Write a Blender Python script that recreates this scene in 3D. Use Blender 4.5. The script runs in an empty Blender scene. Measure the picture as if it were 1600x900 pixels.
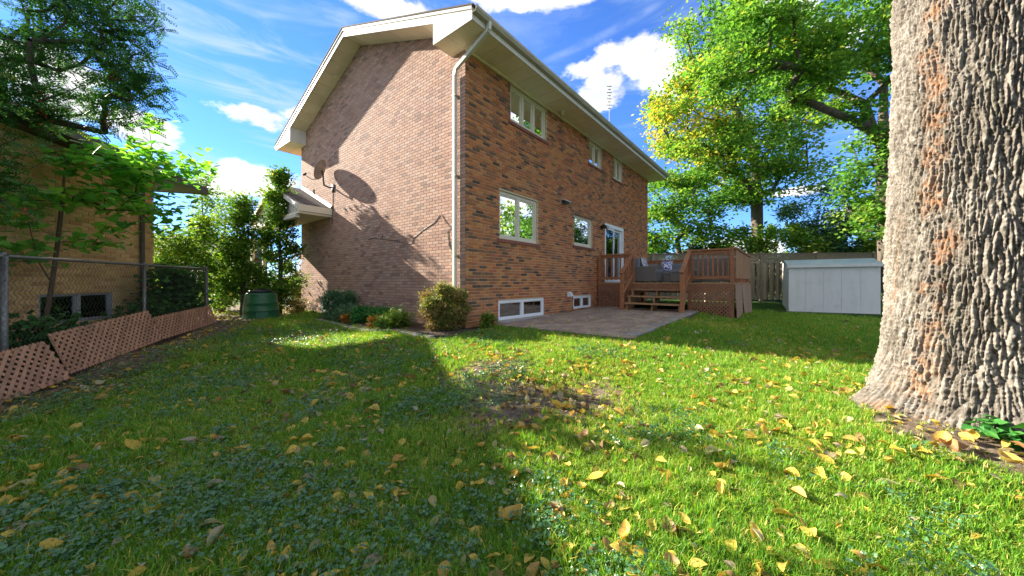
import bpy, math, random
import numpy as np
from mathutils import Vector, Matrix

random.seed(7)
rng = np.random.default_rng(11)
R = math.radians
SC = bpy.context.scene
COL = SC.collection

# ------------------------------------------------------------------ camera
CAM = np.array([0.0, 0.0, 0.88])
cam_d = bpy.data.cameras.new('camera')
cam = bpy.data.objects.new('camera', cam_d)
COL.objects.link(cam)
cam.location = CAM
cam.rotation_euler = (R(90), 0, 0)
cam_d.sensor_width = 36
cam_d.lens = 12.22
cam_d.shift_y = -9 / 1600
cam_d.clip_start = 0.05
cam_d.clip_end = 3000
SC.camera = cam
SC.cycles.max_bounces = 6
SC.cycles.diffuse_bounces = 4
SC.cycles.glossy_bounces = 3
SC.cycles.transparent_max_bounces = 8

# ------------------------------------------------------------------ light
SUN_EL = R(24.6)
SUN_H = (-0.891, 0.4545)                       # horizontal direction towards the sun
SC.view_settings.view_transform = 'Standard'
SC.view_settings.look = 'None'
SC.view_settings.exposure = 2.2
SC.view_settings.gamma = 1
SC.view_settings.use_curve_mapping = False

sun_d = bpy.data.lights.new('sun', 'SUN')
sun_d.energy = 4.8
sun_d.angle = R(0.55)
sun_d.color = (1.0, 0.90, 0.74)
sun = bpy.data.objects.new('sun', sun_d)
COL.objects.link(sun)
ce, se = math.cos(SUN_EL), math.sin(SUN_EL)
sun.rotation_euler = Vector((-SUN_H[0] * ce, -SUN_H[1] * ce, -se)).to_track_quat('-Z', 'Y').to_euler()
sun.location = (-20, 12, 14)

world = bpy.data.worlds.new('World')
SC.world = world
world.use_nodes = True


class NT:
    """tiny node-tree writer"""
    def __init__(self, tree):
        self.t = tree
        for n in list(tree.nodes):
            tree.nodes.remove(n)

    def n(self, kind, **kw):
        nd = self.t.nodes.new(kind)
        ins = kw.pop('ins', {})
        for k, v in kw.items():
            setattr(nd, k, v)
        for k, v in ins.items():
            self.set(nd, k, v)
        return nd

    def set(self, nd, k, v):
        s = nd.inputs[k]
        if isinstance(v, bpy.types.NodeSocket):
            self.t.links.new(v, s)
        elif isinstance(v, bpy.types.Node):
            self.t.links.new(v.outputs[0], s)
        else:
            if hasattr(s.default_value, '__len__') and not hasattr(v, '__len__'):
                v = (v, v, v, 1)[:len(s.default_value)]
            elif hasattr(v, '__len__') and len(v) == 3 and len(s.default_value) == 4:
                v = tuple(v) + (1,)
            s.default_value = v

    def math(self, op, a, b=0.0, c=0.0, clamp=False):
        return self.n('ShaderNodeMath', operation=op, use_clamp=clamp, ins={0: a, 1: b, 2: c}).outputs[0]

    def vmath(self, op, a, b=(0, 0, 0)):
        return self.n('ShaderNodeVectorMath', operation=op, ins={0: a, 1: b}).outputs[0]

    def mix(self, fac, a, b, blend='MIX'):
        nd = self.n('ShaderNodeMix', data_type='RGBA', blend_type=blend)
        self.set(nd, 0, fac); self.set(nd, 6, a); self.set(nd, 7, b)
        return nd.outputs[2]

    def noise(self, vec, scale, detail=4, rough=0.55, dist=0.0):
        nd = self.n('ShaderNodeTexNoise', ins={'Scale': scale, 'Detail': detail, 'Roughness': rough, 'Distortion': dist})
        if vec is not None:
            self.set(nd, 'Vector', vec)
        return nd.outputs[0]

    def ramp(self, fac, stops, interp='LINEAR'):
        nd = self.n('ShaderNodeValToRGB')
        cr = nd.color_ramp
        cr.interpolation = interp
        while len(cr.elements) < len(stops):
            cr.elements.new(0.5)
        for e, (p, c) in zip(cr.elements, stops):
            e.position = p
            e.color = (c, c, c, 1) if not hasattr(c, '__len__') else tuple(c)[:3] + (1,)
        self.set(nd, 0, fac)
        return nd.outputs[0]

    def maprange(self, v, a, b, c=0.0, d=1.0):
        return self.n('ShaderNodeMapRange', interpolation_type='SMOOTHSTEP',
                      ins={0: v, 1: a, 2: b, 3: c, 4: d}).outputs[0]


def build_world():
    T = NT(world.node_tree)
    sky = T.n('ShaderNodeTexSky', sky_type='NISHITA')
    sky.sun_disc = False
    sky.sun_elevation = SUN_EL
    sky.sun_rotation = math.atan2(SUN_H[0], SUN_H[1])
    sky.altitude = 200
    sky.air_density = 1.0
    sky.dust_density = 0.0
    sky.ozone_density = 3.5
    tc = T.n('ShaderNodeTexCoord')
    d = T.vmath('NORMALIZE', tc.outputs['Generated'])
    sx = T.n('ShaderNodeSeparateXYZ', ins={0: d})
    az = T.math('ARCTAN2', sx.outputs[0], sx.outputs[1])
    el = T.math('ARCSINE', sx.outputs[2])
    # cumulus: a handful of clouds at their bearings, edges broken by noise
    sk = T.n('ShaderNodeMapping', ins={'Vector': d, 'Scale': (1, 1, 1.6)})
    n1 = T.noise(sk.outputs[0], 9.0, 9, 0.6, 0.2)
    n2 = T.noise(sk.outputs[0], 3.2, 5, 0.55, 0.3)

    def lobes(lst):
        best = None
        for (a0, e0, ra, re) in lst:
            da = T.math('DIVIDE', T.math('SUBTRACT', az, a0), ra)
            de = T.math('DIVIDE', T.math('SUBTRACT', el, e0), re)
            dd = T.math('SQRT', T.math('ADD', T.math('MULTIPLY', da, da), T.math('MULTIPLY', de, de)))
            v = T.math('SUBTRACT', 1.0, dd)
            best = v if best is None else T.math('MAXIMUM', best, v)
        return best

    def at(px, py, rx, ry):
        x, z = (px - 800) / 543, (441 - py) / 543
        return (math.atan2(x, 1), math.atan2(z, math.hypot(x, 1)), rx / 543 / (1 + x * x), ry / 543 / (1 + x * x) ** .5)
    L = [at(980, 82, 70, 26), at(945, 132, 75, 40), at(1010, 112, 85, 48), at(1050, 130, 60, 30),
         at(400, 178, 90, 24), at(470, 182, 70, 14), at(420, 282, 110, 28), at(330, 292, 60, 18), at(235, 200, 70, 34),
         at(600, 6, 110, 18), at(830, 2, 110, 16), at(1215, 25, 110, 32), at(1300, 60, 100, 40), at(70, 120, 130, 60),
         at(1140, 388, 90, 22), at(1240, 300, 60, 12), at(1400, 330, 160, 26),
         (1.6, .45, .35, .14), (2.3, .3, .4, .10), (-2.6, .5, .5, .16), (-1.9, .25, .3, .08), (3.0, .7, .4, .2), (1.25, .25, .2, .06)]
    lb = lobes(L)
    dens = T.math('ADD', lb, T.math('MULTIPLY', T.math('SUBTRACT', n1, 0.5), 2.4))
    dens = T.math('MULTIPLY', dens, T.maprange(lb, -0.35, 0.15))
    cum = T.maprange(dens, 0.12, 0.48)
    # extra cloud added out of view, to whiten and warm the ambient light
    n3 = T.noise(sk.outputs[0], 2.6, 7, 0.58, 0.3)
    aside = T.math('MAXIMUM', T.maprange(T.math('ABSOLUTE', az), 0.98, 1.25), T.maprange(el, 0.66, 0.85))
    cum = T.math('MAXIMUM', cum, T.math('MULTIPLY', aside, T.maprange(n3, 0.44, 0.56)))
    # thin high streaks
    st = T.n('ShaderNodeMapping', ins={'Vector': d, 'Rotation': (0, R(12), R(20)), 'Scale': (1.6, 1.3, 9.0)})
    c1 = T.noise(st.outputs[0], 2.3, 7, 0.6, 0.6)
    cir = T.math('MULTIPLY', T.maprange(c1, 0.45, 0.72), T.maprange(n2, 0.36, 0.62, 0.22, 0.75))
    left = T.maprange(az, -0.1, 0.25, 1.0, 0.45)
    cir = T.math('MULTIPLY', cir, left)
    # aircraft trail, a thin straight streak high over the roof
    a0, e0 = at(845, 98, 1, 1)[:2]
    a1, e1 = at(1010, 18, 1, 1)[:2]
    ln = math.hypot(a1 - a0, e1 - e0)
    ux, uy = (a1 - a0) / ln, (e1 - e0) / ln
    pa, pe = T.math('SUBTRACT', az, a0), T.math('SUBTRACT', el, e0)
    along = T.math('ADD', T.math('MULTIPLY', pa, ux), T.math('MULTIPLY', pe, uy))
    acr = T.math('ABSOLUTE', T.math('ADD', T.math('MULTIPLY', pa, -uy), T.math('MULTIPLY', pe, ux)))
    acr = T.math('ADD', acr, T.math('MULTIPLY', T.math('SUBTRACT', n1, .5), .012))
    tr = T.math('MULTIPLY', T.maprange(acr, 0.001, 0.014, 1, 0),
                T.math('MULTIPLY', T.maprange(along, -.02, .05), T.maprange(along, ln, ln * 1.25, 1, 0)))
    cir = T.math('MAXIMUM', cir, T.math('MULTIPLY', tr, T.maprange(n1, .35, .6, .03, .28)))
    skyc = T.mix(1.0, sky.outputs[0], (0.225, 0.345, 0.555), 'MULTIPLY')
    col = T.mix(cir, skyc, (1.35, 1.6, 1.95))
    shade = T.mix(T.maprange(T.noise(sk.outputs[0], 14, 5), 0.35, 0.65), (1.6, 1.65, 1.75), (2.5, 2.47, 2.4))
    col = T.mix(cum, col, shade)
    bg = T.n('ShaderNodeBackground', ins={0: col, 1: 0.132})
    out = T.n('ShaderNodeOutputWorld')
    T.t.links.new(bg.outputs[0], out.inputs[0])


build_world()

# ------------------------------------------------------------------ materials
MATS = {}


def new_mat(name):
    m = bpy.data.materials.new(name)
    m.use_nodes = True
    MATS[name] = m
    return m, NT(m.node_tree)


def finish(T, bsdf, bump=None, strength=0.3, dist=0.01):
    out = T.n('ShaderNodeOutputMaterial')
    if bump is not None:
        b = T.n('ShaderNodeBump', ins={'Strength': strength, 'Distance': dist, 'Height': bump})
        T.t.links.new(b.outputs[0], bsdf.inputs['Normal'])
    T.t.links.new(bsdf.outputs[0], out.inputs[0])


def plain(name, col, rough=0.7, col2=None, scale=6.0, stretch=(1, 1, 1), rnd=0.25, bump=0.3, bscale=40, metal=0.0, spec=0.5, dist=0.004, dirt=0.0):
    m, T = new_mat(name)
    tc = T.n('ShaderNodeTexCoord')
    mp = T.n('ShaderNodeMapping', ins={'Vector': tc.outputs['Object'], 'Scale': stretch})
    oi = T.n('ShaderNodeObjectInfo')
    off = T.vmath('ADD', mp.outputs[0], T.n('ShaderNodeCombineXYZ', ins={0: T.math('MULTIPLY', oi.outputs['Random'], 37.0), 1: T.math('MULTIPLY', oi.outputs['Random'], 11.0)}).outputs[0])
    nz = T.noise(off, scale, 6, 0.6)
    c2 = col2 if col2 else tuple(c * 0.72 for c in col)
    c = T.mix(T.maprange(nz, 0.3, 0.7), col, c2)
    v = T.math('ADD', 1 - rnd / 2, T.math('MULTIPLY', oi.outputs['Random'], rnd))
    c = T.mix(1.0, c, T.n('ShaderNodeCombineColor', ins={0: v, 1: v, 2: v}).outputs[0], 'MULTIPLY')
    if dirt:
        dn = T.noise(tc.outputs['Object'], 2.3, 7, 0.65)
        c = T.mix(T.math('MULTIPLY', T.maprange(dn, 0.5, 0.72), dirt), c, (0.12, 0.10, 0.07))
    bs = T.n('ShaderNodeBsdfPrincipled', ins={'Base Color': c, 'Roughness': rough, 'Metallic': metal, 'Specular IOR Level': spec})
    finish(T, bs, T.noise(off, bscale, 4, 0.6), bump, dist)
    return m


def brick_mat(name, stops, stain=0.3, tint=(0.30, 0.26, 0.24)):
    m, T = new_mat(name)
    at = T.n('ShaderNodeAttribute', attribute_name='rnd')
    tc = T.n('ShaderNodeTexCoord')
    geo = T.n('ShaderNodeNewGeometry')
    c = T.ramp(at.outputs['Fac'], stops, 'CONSTANT')
    n = T.noise(geo.outputs['Position'], 55, 5, 0.65)
    c = T.mix(T.maprange(n, 0.3, 0.75, 0, .55), c, T.mix(1.0, c, (0.6, 0.58, 0.56), 'MULTIPLY'))
    w = T.noise(geo.outputs['Position'], 0.9, 6, 0.65)
    c = T.mix(T.math('MULTIPLY', T.maprange(w, 0.45, 0.75), stain), c, tint)
    bs = T.n('ShaderNodeBsdfPrincipled', ins={'Base Color': c, 'Roughness': 0.88, 'Specular IOR Level': 0.25})
    finish(T, bs, T.noise(geo.outputs['Position'], 120, 4, 0.7), 0.5, 0.004)
    return m


def leaf_mat(name, stops, transl=0.35, rough=0.55, spec=0.3, tcol=None, interp='LINEAR', spots=0.0):
    m, T = new_mat(name)
    at = T.n('ShaderNodeAttribute', attribute_name='rnd')
    c = T.ramp(at.outputs['Fac'], stops, interp)
    if spots:
        geo = T.n('ShaderNodeNewGeometry')
        sp = T.maprange(T.noise(geo.outputs['Position'], 75, 3, .6), .52, .66)
        c = T.mix(T.math('MULTIPLY', sp, spots), c, (.16, .075, .03))
        sp = T.maprange(T.noise(geo.outputs['Position'], 22, 3, .6), .45, .65)
        c = T.mix(T.math('MULTIPLY', sp, .35), c, (.30, .30, .07))
    bs = T.n('ShaderNodeBsdfPrincipled', ins={'Base Color': c, 'Roughness': rough, 'Specular IOR Level': spec})
    tl = T.n('ShaderNodeBsdfTranslucent', ins={0: T.mix(1.0, c, tcol or (1.25, 1.25, 0.6), 'MULTIPLY')})
    mx = T.n('ShaderNodeMixShader', ins={0: transl})
    T.t.links.new(bs.outputs[0], mx.inputs[1]); T.t.links.new(tl.outputs[0], mx.inputs[2])
    out = T.n('ShaderNodeOutputMaterial')
    T.t.links.new(mx.outputs[0], out.inputs[0])
    return m


def glass_mat(name, tint=(0.55, 0.6, 0.6), base=0.10, k=1.5):
    m, T = new_mat(name)
    fr = T.n('ShaderNodeFresnel', ins={'IOR': 1.75})
    fac = T.math('ADD', T.math('MULTIPLY', fr.outputs[0], k), base, clamp=True)
    tr = T.n('ShaderNodeBsdfTransparent', ins={0: tint})
    geo = T.n('ShaderNodeNewGeometry')
    b = T.n('ShaderNodeBump', ins={'Strength': 0.05, 'Distance': 0.01, 'Height': T.noise(geo.outputs['Position'], 2.5, 1)})
    gl = T.n('ShaderNodeBsdfGlossy', ins={'Color': (0.95, 0.97, 1.0), 'Roughness': 0.01, 'Normal': b.outputs[0]})
    mx = T.n('ShaderNodeMixShader', ins={0: fac})
    T.t.links.new(tr.outputs[0], mx.inputs[1]); T.t.links.new(gl.outputs[0], mx.inputs[2])
    out = T.n('ShaderNodeOutputMaterial')
    T.t.links.new(mx.outputs[0], out.inputs[0])
    return m


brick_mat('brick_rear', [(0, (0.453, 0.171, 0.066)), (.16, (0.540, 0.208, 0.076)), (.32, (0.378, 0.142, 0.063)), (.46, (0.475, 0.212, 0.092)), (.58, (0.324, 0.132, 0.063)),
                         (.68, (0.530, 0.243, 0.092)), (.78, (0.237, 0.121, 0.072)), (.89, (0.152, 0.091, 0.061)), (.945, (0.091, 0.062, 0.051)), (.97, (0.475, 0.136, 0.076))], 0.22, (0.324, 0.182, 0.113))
brick_mat('brick_gable_sunlit', [(0, (0.448, 0.276, 0.203)), (.2, (0.400, 0.239, 0.180)), (.4, (0.485, 0.308, 0.233)), (.6, (0.363, 0.221, 0.173)), (.75, (0.436, 0.296, 0.239)),
                          (.88, (0.267, 0.172, 0.143)), (.95, (0.508, 0.350, 0.275))], 0.35, (0.436, 0.308, 0.251))  # paler palette than the rear: the sunlit wash is put into the colour
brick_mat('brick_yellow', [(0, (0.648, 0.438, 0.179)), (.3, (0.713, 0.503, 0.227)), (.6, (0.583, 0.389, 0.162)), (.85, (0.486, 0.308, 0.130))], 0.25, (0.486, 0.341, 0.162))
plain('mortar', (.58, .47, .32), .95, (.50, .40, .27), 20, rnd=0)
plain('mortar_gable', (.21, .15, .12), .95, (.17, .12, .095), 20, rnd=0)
plain('fascia_white', (.66, .64, .58), .5, (.60, .575, .51), 3, rnd=.06, bump=.1, dirt=.12)
plain('soffit', (0.797, 0.719, 0.566), .6, (0.739, 0.661, 0.502), 4, rnd=.14, bump=.1, dirt=.1)
plain('gutter_metal', (.40, .355, .27), .35, (.33, .29, .21), 3, rnd=.0, bump=.08, metal=.1, dirt=.25)
plain('dark_trim', (.10, .085, .07), .6, rnd=.1)
plain('shingle', (.13, .105, .095), .95, (.07, .06, .055), 18, rnd=.3, bump=.8, bscale=90)
plain('vinyl_cream', (.64, .58, .45), .45, (.58, .52, .40), 3, rnd=.05, bump=.05, dirt=.06)
plain('vinyl_white', (.78, .79, .78), .4, (.72, .73, .72), 3, rnd=.04, bump=.05, dirt=.05)
plain('sill_brick', (.24, .085, .055), .9, (.17, .06, .04), 18, rnd=.3, bump=.5)
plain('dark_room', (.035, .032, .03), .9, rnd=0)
plain('curtain', (.55, .55, .52), .9, (.45, .45, .43), 5, (8, 8, .4), rnd=.1)
plain('blind_grey', (.32, .34, .34), .8, (.25, .27, .27), 5, rnd=.1)
glass_mat('glass')
glass_mat('glass_dark', (.35, .4, .4), .0, .55)
plain('cedar_wood', (0.411, 0.166, 0.068), .65, (0.252, 0.098, 0.042), 5, (1, 1, 8), rnd=.3, bump=.4, bscale=30, dirt=.15)
plain('cedar_board', (0.376, 0.184, 0.080), .65, (0.256, 0.115, 0.051), 5, (6, 6, .8), rnd=.3, bump=.4, bscale=30, dirt=.1)
plain('tread_wood', (0.419, 0.241, 0.113), .75, (0.274, 0.153, 0.072), 6, (1, 8, 1), rnd=.3, bump=.4, dirt=.3)
plain('lattice_red', (.43, .235, .145), .75, (.33, .175, .105), 8, rnd=.4, bump=.3, dirt=.2)
plain('lattice_brown', (0.304, 0.136, 0.072), .75, (0.208, 0.096, 0.051), 8, rnd=.15, bump=.3, dirt=.2)
plain('skirt_sheet', (.36, .21, .135), .8, (.28, .16, .10), 7, (1, 1, 5), rnd=.1, bump=.3, dirt=.2)
plain('fence_wood', (.33, .26, .185), .85, (.23, .175, .125), 6, (6, 6, .8), rnd=.35, bump=.5, dirt=.15)
plain('galvanised', (.22, .225, .22), .5, (.16, .165, .16), 12, rnd=.1, bump=.1, metal=.55)
plain('dark_wire', (.13, .14, .14), .5, rnd=0, metal=.4)
plain('black_rubber', (.02, .02, .02), .6, rnd=0)
plain('compost_green', (.014, .12, .045), .42, (.011, .085, .032), 5, rnd=0, bump=.15, dirt=.12)
plain('compost_lid', (.012, .012, .013), .5, rnd=0)
plain('shed_metal', (.70, .69, .66), .5, (.65, .64, .61), 2, (3, 3, .4), rnd=.05, bump=.06, dirt=.14)
plain('shed_roof', (.50, .56, .57), .5, (.42, .48, .49), 4, rnd=.05, dirt=.3)
plain('dish_grey', (.36, .32, .28), .5, (.30, .265, .23), 10, rnd=0, dirt=.2)
plain('dish_arm', (.09, .08, .075), .5, rnd=0)
plain('wicker', (.20, .185, .165), .7, (.10, .09, .08), 70, (1, 1, 3), rnd=.06, bump=.9, bscale=120)
plain('cushion_grey', (.20, .21, .22), .95, (.17, .18, .19), 30, rnd=.1, bump=.3, bscale=200)
plain('stone_edge', (.34, .31, .28), .9, (.24, .22, .20), 9, rnd=.35, bump=.6, dirt=.3)
plain('paver', (.37, .275, .20), .9, (.27, .20, .15), 9, rnd=.45, bump=.6, bscale=60, dirt=.25)
plain('sand_joint', (.10, .085, .065), .95, rnd=0)
plain('mulch', (.055, .035, .022), .95, (.10, .065, .04), 25, rnd=0, bump=1.0, bscale=50, dist=.03)
plain('concrete', (.42, .40, .37), .9, (.34, .32, .30), 3, rnd=0, bump=.3, dirt=.2)
plain('asphalt', (.075, .075, .078), .9, (.055, .055, .058), 6, rnd=0, bump=.5)
plain('bark_grey', (0.136, 0.108, 0.080), .9, (0.072, 0.056, 0.042), 7, (3, 3, .7), rnd=.2, bump=1.0, bscale=18, dist=.03)
plain('bark_dark', (.085, .062, .045), .9, (.05, .038, .028), 7, (3, 3, .7), rnd=.2, bump=1.0, bscale=18, dist=.02)
plain('twig', (.13, .085, .05), .9, rnd=.2)
plain('stem_green', (.12, .15, .05), .8, rnd=.1)
plain('berry', (.55, .045, .02), .35, (.5, .12, .02), 10, rnd=0, bump=0)
plain('lamp_body', (.62, .62, .60), .4, rnd=0)
plain('lamp_dark', (.03, .03, .03), .5, rnd=0)
plain('red_brick_far', (.22, .10, .075), .9, (.17, .08, .06), 4, rnd=0)

leaf_mat('leaf_maple', [(0, (0.056, 0.161, 0.031)), (.35, (0.101, 0.255, 0.043)), (.65, (0.188, 0.363, 0.058)), (.85, (0.376, 0.444, 0.072)), (1, (0.645, 0.484, 0.086))], .5)
leaf_mat('leaf_maple_gold', [(0, (.06, .13, .018)), (.35, (.16, .21, .025)), (.6, (.34, .27, .03)), (1, (.55, .28, .04))], .42)
leaf_mat('leaf_big', [(0, (0.069, 0.235, 0.050)), (.4, (0.138, 0.400, 0.064)), (.8, (0.297, 0.588, 0.077)), (1, (0.576, 0.592, 0.127))], 0.50, .42, .45)
leaf_mat('leaf_dark', [(0, (0.023, 0.083, 0.019)), (.5, (0.043, 0.138, 0.035)), (.85, (0.077, 0.204, 0.048)), (1, (0.232, 0.258, 0.048))], .30, .6, .15)
leaf_mat('leaf_cedar', [(0, (0.046, 0.143, 0.020)), (.5, (0.106, 0.232, 0.030)), (.85, (0.232, 0.324, 0.043)), (1, (0.506, 0.305, 0.051))], 0.40, .6, .2)
leaf_mat('leaf_shrub', [(0, (0.059, 0.160, 0.022)), (.5, (0.147, 0.280, 0.036)), (.9, (0.351, 0.430, 0.057)), (1, (0.585, 0.411, 0.065))], 0.48)
leaf_mat('leaf_conifer', [(0, (0.033, 0.100, 0.044)), (.6, (0.064, 0.155, 0.062)), (1, (0.137, 0.218, 0.082))], 0.25)
leaf_mat('leaf_juniper', [(0, (0.045, 0.127, 0.059)), (.6, (0.089, 0.193, 0.089)), (1, (0.178, 0.267, 0.134))], .15)
leaf_mat('leaf_emerald', [(0, (0.030, 0.150, 0.030)), (.6, (0.053, 0.225, 0.042)), (1, (0.135, 0.330, 0.060))], .3)
leaf_mat('leaf_barberry', [(0, (.10, .17, .035)), (.4, (.22, .23, .06)), (.65, (.34, .24, .09)), (.85, (.36, .17, .09)), (1, (.30, .09, .06))], .3)
leaf_mat('leaf_fern', [(0, (.07, .17, .02)), (.7, (.16, .26, .04)), (1, (.3, .25, .05))], .4)
leaf_mat('leaf_orange', [(0, (.42, .15, .03)), (.6, (.5, .22, .04)), (1, (.3, .16, .04))], .35)
leaf_mat('grass_blade', [(0, (0.072, 0.213, 0.022)), (.4, (0.139, 0.328, 0.029)), (.7, (0.281, 0.429, 0.041)), (.88, (0.493, 0.497, 0.071)), (.95, (0.800, 0.518, 0.174)), (1, (0.800, 0.586, 0.246))], 0.42, .5, .35, (1.25, 1.3, .5))
leaf_mat('weed_leaf', [(0, (.045, .15, .05)), (.6, (.085, .21, .075)), (1, (.16, .29, .11))], .25, .34, .8, (1.1, 1.25, .5))
leaf_mat('fallen', [(0, (0.598, 0.391, 0.044)), (.3, (0.644, 0.471, 0.088)), (.5, (0.506, 0.287, 0.077)), (.66, (0.380, 0.356, 0.132)), (.8, (0.276, 0.138, 0.061)), (.92, (0.506, 0.460, 0.297)), (1, (0.149, 0.081, 0.044))], .25, .55, .3, (1.2, 1.05, .6), spots=.5)


def ground_material():
    m, T = new_mat('lawn_ground')
    geo = T.n('ShaderNodeNewGeometry')
    p = geo.outputs['Position']
    n = T.noise(p, 1.2, 6, 0.6)
    g = T.mix(T.maprange(n, .35, .65), (.030, .072, .012), (.055, .095, .02))
    s = T.mix(T.maprange(T.noise(p, 14, 6, .7), .35, .7), (.10, .078, .056), (.24, .185, .135))
    at = T.n('ShaderNodeAttribute', attribute_name='soil')
    f = T.math('ADD', at.outputs['Fac'], T.math('MULTIPLY', T.math('SUBTRACT', T.noise(p, 5, 5, .6), .5), .7))
    c = T.mix(T.maprange(f, .35, .6), g, s)
    bs = T.n('ShaderNodeBsdfPrincipled', ins={'Base Color': c, 'Roughness': .95, 'Specular IOR Level': .1})
    finish(T, bs, T.noise(p, 30, 6, .7), 1.0, .03)


ground_material()


def bark_material():
    m, T = new_mat('bark_big')
    geo = T.n('ShaderNodeNewGeometry')
    tc = T.n('ShaderNodeTexCoord')
    p = tc.outputs['Object']
    at = T.n('ShaderNodeAttribute', attribute_name='rnd')
    c = T.ramp(at.outputs['Fac'], [(0, (.082, .070, .057)), (.35, (.135, .119, .100)), (.7, (.198, .179, .155)), (1, (.27, .248, .22))])
    st = T.n('ShaderNodeMapping', ins={'Vector': p, 'Scale': (3.4, 3.4, .30)})
    a = T.noise(st.outputs[0], 1.0, 5, .65, .4)
    fine = T.noise(p, 26, 5, .7)
    sp_ = T.n('ShaderNodeSeparateXYZ', ins={0: p})
    ang = T.math('ARCTAN2', T.math('MULTIPLY', sp_.outputs[1], -1.0), T.math('MULTIPLY', sp_.outputs[0], -1.0))
    wob = T.math('MULTIPLY', T.math('SUBTRACT', T.noise(T.n('ShaderNodeMapping', ins={'Vector': p, 'Scale': (.1, .1, 1.3)}).outputs[0], 1.0, 3), .5), .9)
    off_ = T.math('ABSOLUTE', T.math('ADD', T.math('ADD', ang, -.12), wob))
    streak = T.math('MULTIPLY', T.maprange(off_, .03, .24, 1, 0), T.maprange(T.noise(p, 4.5, 5, .65), .43, .58))
    f = T.math('MULTIPLY', T.math('MAXIMUM', streak, T.math('MULTIPLY', T.maprange(a, .60, .70), .7)), T.maprange(fine, .36, .56))
    c = T.mix(T.math('MULTIPLY', f, .62), c, (.30, .14, .06))
    g2 = T.noise(st.outputs[0], 2.1, 4, .6)
    c = T.mix(T.math('MULTIPLY', T.maprange(g2, .58, .75), .35), c, (.16, .18, .11))
    bs = T.n('ShaderNodeBsdfPrincipled', ins={'Base Color': c, 'Roughness': .92, 'Specular IOR Level': .2})
    mp = T.n('ShaderNodeMapping', ins={'Vector': p, 'Scale': (1, 1, .45)})
    finish(T, bs, T.noise(mp.outputs[0], 70, 6, .7), .9, .012)


bark_material()


def pillow_material():
    m, T = new_mat('pillow_print')
    tc = T.n('ShaderNodeTexCoord')
    v = T.n('ShaderNodeTexVoronoi', feature='DISTANCE_TO_EDGE', ins={'Vector': tc.outputs['Object'], 'Scale': 11.0})
    w = T.n('ShaderNodeTexWave', wave_type='RINGS', ins={'Vector': tc.outputs['Object'], 'Scale': 5.0, 'Distortion': 6.0})
    f = T.math('MAXIMUM', T.maprange(v.outputs[0], .05, .09, 1, 0), T.maprange(w.outputs[1], .75, .85))
    c = T.mix(f, (.012, .03, .38), (.75, .77, .8))
    bs = T.n('ShaderNodeBsdfPrincipled', ins={'Base Color': c, 'Roughness': .9})
    finish(T, bs)
    m, T = new_mat('pillow_pale')
    tc = T.n('ShaderNodeTexCoord')
    w = T.n('ShaderNodeTexVoronoi', ins={'Vector': tc.outputs['Object'], 'Scale': 9.0})
    c = T.mix(T.maprange(w.outputs[0], .3, .5), (.55, .50, .50), (.25, .24, .3))
    bs = T.n('ShaderNodeBsdfPrincipled', ins={'Base Color': c, 'Roughness': .9})
    finish(T, bs)


pillow_material()

# ------------------------------------------------------------------ object helpers


def link(o, parent=None):
    COL.objects.link(o)
    if parent is not None:
        o.parent = parent
    return o


def tag(o, label=None, cat=None, group=None, kind=None):
    for k, v in (('label', label), ('category', cat), ('group', group), ('kind', kind)):
        if v:
            o[k] = v
    return o


def empty(name, loc=(0, 0, 0), rz=0.0, label=None, cat=None, group=None):
    o = bpy.data.objects.new(name, None)
    o.empty_display_size = 0.2
    o.location = loc
    o.rotation_euler = (0, 0, rz)
    link(o)
    return tag(o, label, cat, group)


def mesh_np(name, verts, quads, rnd=None, tris=None, smooth=False):
    """verts (n,3), faces (m,k) as numpy; rnd one value per face"""
    me = bpy.data.meshes.new(name)
    verts = np.ascontiguousarray(verts, dtype=np.float32)
    quads = np.ascontiguousarray(quads, dtype=np.int32)
    m, k = quads.shape
    me.vertices.add(len(verts))
    me.vertices.foreach_set('co', verts.ravel())
    me.loops.add(m * k)
    me.loops.foreach_set('vertex_index', quads.ravel())
    me.polygons.add(m)
    me.polygons.foreach_set('loop_start', np.arange(0, m * k, k, dtype=np.int32))
    me.polygons.foreach_set('loop_total', np.full(m, k, dtype=np.int32))
    me.polygons.foreach_set('use_smooth', np.full(m, bool(smooth)))
    if rnd is not None:
        at = me.attributes.new('rnd', 'FLOAT', 'FACE')
        at.data.foreach_set('value', np.ascontiguousarray(rnd, dtype=np.float32))
    me.update(calc_edges=True)
    return me


BOXF = [(0, 3, 2, 1), (4, 5, 6, 7), (0, 1, 5, 4), (1, 2, 6, 5), (2, 3, 7, 6), (3, 0, 4, 7)]


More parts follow.
